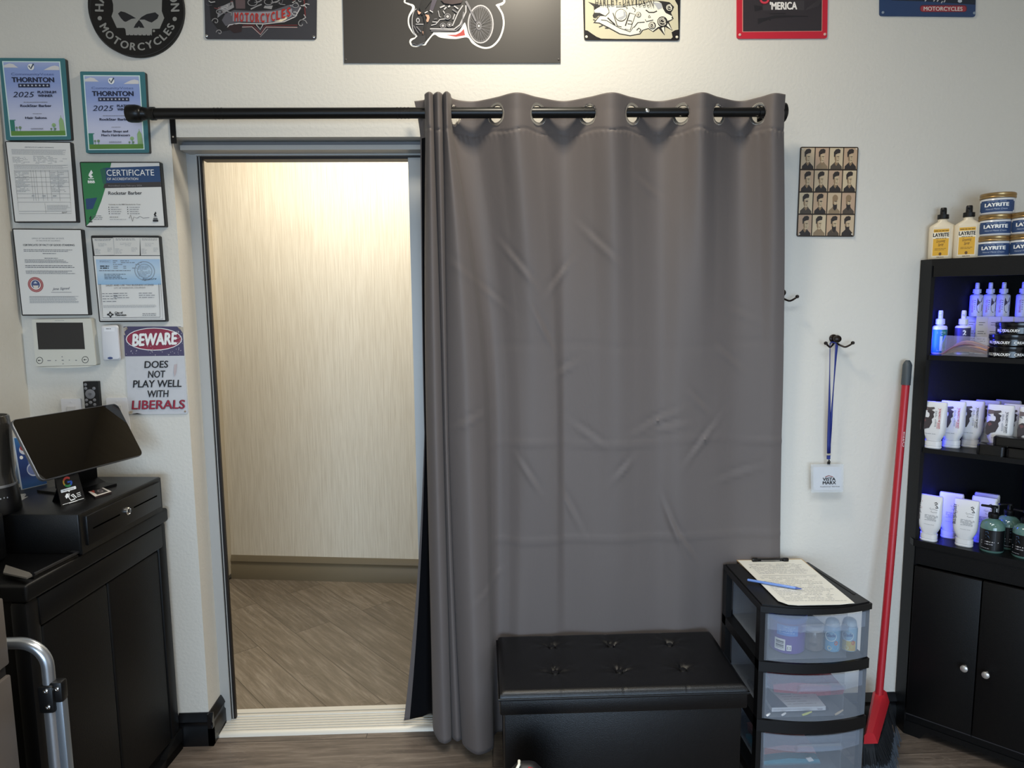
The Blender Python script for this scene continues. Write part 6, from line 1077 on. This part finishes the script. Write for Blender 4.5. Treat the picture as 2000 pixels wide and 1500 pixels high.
def horse_s(p, w_, hb):
    D_ = H_('#4a4248'); p.poly([(.004, hb - .008), (.02, hb - .006), (.018, hb - .02), (.01, hb - .024), (.021, hb - .03), (.02, hb - .05), (.01, .012), (.004, .02), (.003, hb - .034)], D_); p.text('BEARD OIL', -.006, .014, -.006, hb - .012, .006, H_('#b0605c'), up=(-1, 0)); p.words(-.004, hb - .012, 0, .014, 6, GREY, .3, .2)
sp0 = spray('spray_bottle', .039, .039, .112, WPL, WPL, horse_s, .61, .0085, True, 'small blue-lit spray bottle standing on the cartons, leftmost of the row'); sp0['group'] = 'small spray bottles on the cartons'; setp(sp0, 1907, .155, z + .1262)
for px, lab in ((1933, 'small blue-lit spray bottle standing on the cartons, second from the left'), (1959, 'small blue-lit spray bottle standing on the cartons, third from the left'), (1998, 'small blue-lit spray bottle on the cartons, cut off by the right edge')): dup(sp0, dg(px, row(z + .1262), .16, z + .1262), RZ0 + .1, lab)
def tin(label):
    rt = thing('cream_tin', label, 'tin'); r_ = .056; g = G(); g.lathe([(r_ - .002, 0), (r_, .002), (r_, .021)], mat('tin_black_gloss', '#0b0b0d', .2), 40); g.build('base', rt); g = G(); g.lathe([(r_ + .0014, .0212), (r_ + .002, .0225), (r_ + .002, .0345), (r_ - .001, .037), (.001, .037)], mat('tin_lid_gloss', '#0e0e10', .18), 40); g.build('lid', rt)
    p = Pr(around(r_), up=1); p.text('BILLYJEALOUSY', -.06, .007, .008, .007, .0085, WHT, bold=.04); p.text('CREAM', .018, .007, .055, .007, .0085, WHT, bold=.03); p.g.build('lettering', rt); return rt
t0_ = tin('black tin with white lettering, bottom of the stack on the upper shelf'); t0_['group'] = 'stacked black tins'; setp(t0_, 1972, .06, z, RZ0)
dup(t0_, dg(1974, row(z + .0374), .06, z + .0374), RZ0 - .1, 'black tin with white lettering, middle of the stack on the upper shelf'); dup(t0_, dg(1985, row(z + .0748), .07, z + .0748), RZ0 + .05, 'black tin with white lettering, top of the stack on the upper shelf')
bag = thing('clear_bag', 'clear bag of brown strands lying at the front of the upper shelf', 'bag', dg(1886, row(z), .026, z), -pi / 4); BW = (V(dg(1934, row(z), .026, z)) - V(dg(1840, row(z), .026, z))).length / 2; BH = .066; WMb = WM[bag.name]
STR = [H_('#8a5f52'), H_('#6e4a44'), H_('#a8785c'), H_('#7a5a66')]; rn = random.Random(6)
for m_ in range(4):
    g = G(); g.T = WMb
    for i in range(9):
        s_ = rn.random(); y0 = -.018 + .036 * rn.random(); hh = BH * (.25 + .62 * s_); pts = [V((-BW * (.95 - .1 * s_) + BW * 1.85 * t, y0 + .004 * sin(t * 5 + i), .004 + hh * sin(min(1, t * 1.5 + .02) * pi * .5) * (1 - .55 * t * t))) for t in [q_ / 8 for q_ in range(9)]]; g.tube(pts, .0034, STR[m_], 6)
    g.build('strands', bag)
g = G(); g.T = WMb; g.loft([[(x, y_ * k_, z2 * (1 if k_ else 1)) for x, y_, z2 in ((-BW, 0, .001), (-BW * .9, -.022, .001), (BW, -.022, .001), (BW, .022, .001), (-BW * .9, .022, .001))] for k_ in (1,)] + [[(-BW, 0, BH * .5), (-BW * .92, -.022, BH * .6), (BW * .96, -.018, BH * .7), (BW * .96, .018, BH * .7), (-BW * .92, .022, BH * .6)], [(-BW * .9, 0, BH), (-BW * .8, -.004, BH), (BW * .9, -.004, BH * .95), (BW * .9, .004, BH * .95), (-BW * .8, .004, BH)]], mat('clear_film', '#d8d4dc', .08, alpha=.16), False); g.build('film', bag)
# upside-down white squeeze bottles
def tottle(label, kind):
    rt = thing('squeeze_bottle', label, 'bottle'); w_, d_, h_ = .073, .038, .158; g = G()
    g.loft([rloop(.046, .034, .016, .026, 6), rloop(.048, .035, .017, .03, 6), rloop(.064, .037, .017, .046, 6), rloop(w_ - .003, d_, .018, .058, 6), rloop(w_, d_, .018, .072, 6), rloop(w_, d_ * .86, .014, h_ - .03, 6), rloop(w_, d_ * .4, .007, h_ - .006, 6), rloop(w_ - .004, d_ * .3, .005, h_, 6)], WPL); g.build('body', rt)
    g = G(); g.loft([rloop(.05, .034, .016, 0, 6), rloop(.053, .037, .018, .002, 6), rloop(.053, .037, .018, .0055, 6), rloop(.05, .034, .016, .0065, 6), rloop(.05, .034, .016, .0085, 6), rloop(.052, .036, .017, .0095, 6), rloop(.052, .036, .017, .0255, 6)], WPL); g.build('cap', rt)
    def fr_(x, y, o):
        d2 = d_ / 2 if y < .072 else (d_ / 2 * (1 - .14 * (y - .072) / (h_ - .102)) if y < h_ - .03 else d_ / 2 * (.86 - .46 * (y - h_ + .03) / .024)); return V((x, -d2 - o - .0006, y))
    p = Pr(fr_, up=1)
    if kind == 0:     # rearing horse print
        D_ = H_('#3c3436')
        def pp(pts, m_):
            p.o += p.step; P_ = [V((a_, b_, 0)) for a_, b_ in pts]; tri = tessellate_polygon([P_]); p.g.add([p.fn(a_, b_, p.o) for a_, b_ in pts], [tuple(t) for t in tri], m_)
        pp([(-.034, .142), (-.012, .139), (-.012, .13), (-.034, .127)], H_('#57484a')); pp([(-.016, .139), (.0, .141), (.003, .136), (-.006, .131), (.004, .125), (.0, .118), (.002, .108), (-.004, .1), (-.002, .09), (-.006, .08), (-.01, .07), (-.022, .066), (-.03, .058), (-.036, .062), (-.037, .082), (-.034, .1), (-.026, .106), (-.014, .105), (-.011, .112), (-.012, .12), (-.018, .124), (-.018, .13)], D_); pp([(-.034, .126), (-.028, .124), (-.024, .121), (-.033, .123)], INK); pp([(-.033, .098), (-.024, .1), (-.02, .094), (-.028, .088)], H_('#6a4444'))
        p.text('LEAVE IN CONTROL', .021, .07, .021, .138, .006, H_('#3a3638') if 'ink' in label else H_('#c04a52'), up=(-1, 0), bold=.02); p.stroke([(.013, .07), (.013, .138)], .0011, H_('#3a3638') if 'ink' in label else H_('#c04a52')); p.words(.005, .13, .011, .075, 12, GREY, .3, .3); p.words(-.02, .052, .012, .05, 1, GREY, .5, .1)
    else:
        p.text('BILLYJEALOUSY', -.026, .075, -.026, .142, .009, H_('#2a2426'), up=(-1, 0), bold=.02); p.stroke([(-.0225, .112), (-.0225, .139)], .0008, H_('#a03a3c')); p.stroke([(.014, .136), (.019, .139), (.023, .135), (.016, .131), (.022, .127), (.026, .122), (.018, .121)], .0026, INK); p.stroke([(.0, .116), (.004, .119), (.003, .113), (.012, .116), (.02, .114), (.026, .114)], .0008, GREY); p.stroke([(.008, .109), (.005, .105), (.01, .104), (.024, .106)], .0008, GREY); p.words(-.012, .095, .028, .074, 6, LGREY, .5, .25); p.words(-.012, .062, .018, .06, 1, LGREY, .5, .1)
    p.g.build('label', rt); return rt
z = SH[1]; RB = -R(42)
h0_ = tottle('white squeeze bottle with horse print, leftmost on the middle shelf', 0); h0_['group'] = 'white squeeze bottles'; setp(h0_, 1824, .024, z, -R(45))
for px, bk, lab in ((1860, .075, 'white squeeze bottle with horse print, second from the left on the middle shelf'), (1984, .12, 'white squeeze bottle with horse print, partly hidden behind another at the right edge'), (1927, .168, 'white squeeze bottle at the back of the middle shelf, only its top edge showing'), (1966, .212, 'white squeeze bottle farthest back on the middle shelf, only its top edge showing')): dup(h0_, dg(px, 835, bk, z), RB, lab)
k0 = tottle('white squeeze bottle with black ink lettering, third from the left on the middle shelf', 0); k0['group'] = 'white squeeze bottles'; setp(k0, 1896, .122, z, RB)
dup(k0, dg(1953, 835, .075, z), RB, 'white squeeze bottle with black ink lettering, behind the black boxes on the middle shelf'); dup(k0, dg(2016, 835, .085, z), RB, 'white squeeze bottle cut off by the right edge on the middle shelf')
# black boxes on the middle shelf
def slab(name, px0, px1, back, z0, z1, d_, label, mt):
    a_, b_ = UM.inverted() @ dg(px0, 880, back, 0), UM.inverted() @ dg(px1, 880, back, 0); g = G(); g.T = UM; g.loft([rloop(b_.x - a_.x, d_, .01, zz, 5, (a_.x + b_.x) / 2, back + d_ / 2) for zz in (z0, z0 + .002)] + [rloop(b_.x - a_.x + .002, d_ + .002, .011, zz, 5, (a_.x + b_.x) / 2, back + d_ / 2) for zz in (z0 + .003, z1 - .003)] + [rloop(b_.x - a_.x - .004, d_ - .004, .009, z1, 5, (a_.x + b_.x) / 2, back + d_ / 2)], mt); o = g.build(name, base=UM @ V(((a_.x + b_.x) / 2, back + d_ / 2, z0))); return tag(o, label, 'case')
GLB = mat('case_black_gloss', '#09090a', .22); slab('black_case', 1907, 1962, .004, z, z + .034, .05, 'small flat black case at the front of the middle shelf', GLB); slab('black_case', 1964, 2040, .008, z, z + .03, .05, 'low black case under a wider one at the right of the middle shelf', GLB); slab('black_case', 1938, 2040, .012, z + .0345, z + .062, .045, 'wide black case resting on the two lower ones on the middle shelf', GLB)
# lower shelf
z = SH[2]
c0 = tottle('white squeeze bottle with vertical lettering, leftmost on the counter, edge lit blue', 1); c0['group'] = 'white squeeze bottles'; setp(c0, 1816, .022, z, -R(45))
for px, bk, lab in ((1856, .1, 'white squeeze bottle behind, second from the left on the counter'), (1886, .04, 'white squeeze bottle with vertical lettering, in front at the centre of the counter'), (1921, .115, 'white squeeze bottle on the counter, half hidden by the first pump bottle'), (1925, .17, 'blue-tinted squeeze bottle at the back of the counter, only its top showing')): dup(c0, dg(px, 1015, bk, z), RB, lab)
GB = mat('green_glass', '#55756c', .12, spec=.6, coat=.3)
def pump(label):
    rt = thing('pump_bottle', label, 'bottle'); r_ = .0345; g = G(); g.lathe([(r_ - .003, 0), (r_, .004), (r_, .082), (r_ - .004, .095), (r_ - .013, .104), (.013, .107), (.013, .11)], GB, 32); g.build('body', rt)
    g = G(); g.lathe([(.0145, .1102), (.015, .111), (.015, .125), (.012, .128), (.006, .129), (.0055, .143), (.011, .144), (.011, .15), (.0005, .151)], BLACK, 22); g.box(-.036, .004, -.006, .006, .1435, .15, BLACK, .0025); g.build('pump', rt)
    p = Pr(around(r_), up=1); p.rect(-.046, .008, .046, .076, H_('#0d0e11', .3), 16); p.stroke([(-.016, .068), (-.01, .071), (-.007, .065), (-.015, .06), (-.007, .055), (-.004, .05), (-.014, .049)], .0022, H_('#3f5878')); p.stroke([(.012, .074), (.012, .012)], .0007, H_('#4a4a50')); p.words(-.028, .04, .03, .034, 1, H_('#b8b8bc'), .5, .1); p.words(-.028, .032, .01, .026, 1, H_('#8a8a90'), .6, .1); p.words(-.028, .016, .0, .013, 1, H_('#8a8a90'), .6, .1); p.g.build('label', rt); return rt
p0 = pump('green pump bottle with black label at the front of the counter, foremost of three'); p0['group'] = 'green pump bottles'; setp(p0, 1940, .045, z, RB)
dup(p0, dg(1970, 1015, .115, z), RB + .7, 'green pump bottle with black label behind the foremost one on the counter'); dup(p0, dg(2005, 1015, .05, z), RB - .2, 'green pump bottle cut off by the right edge of the counter')
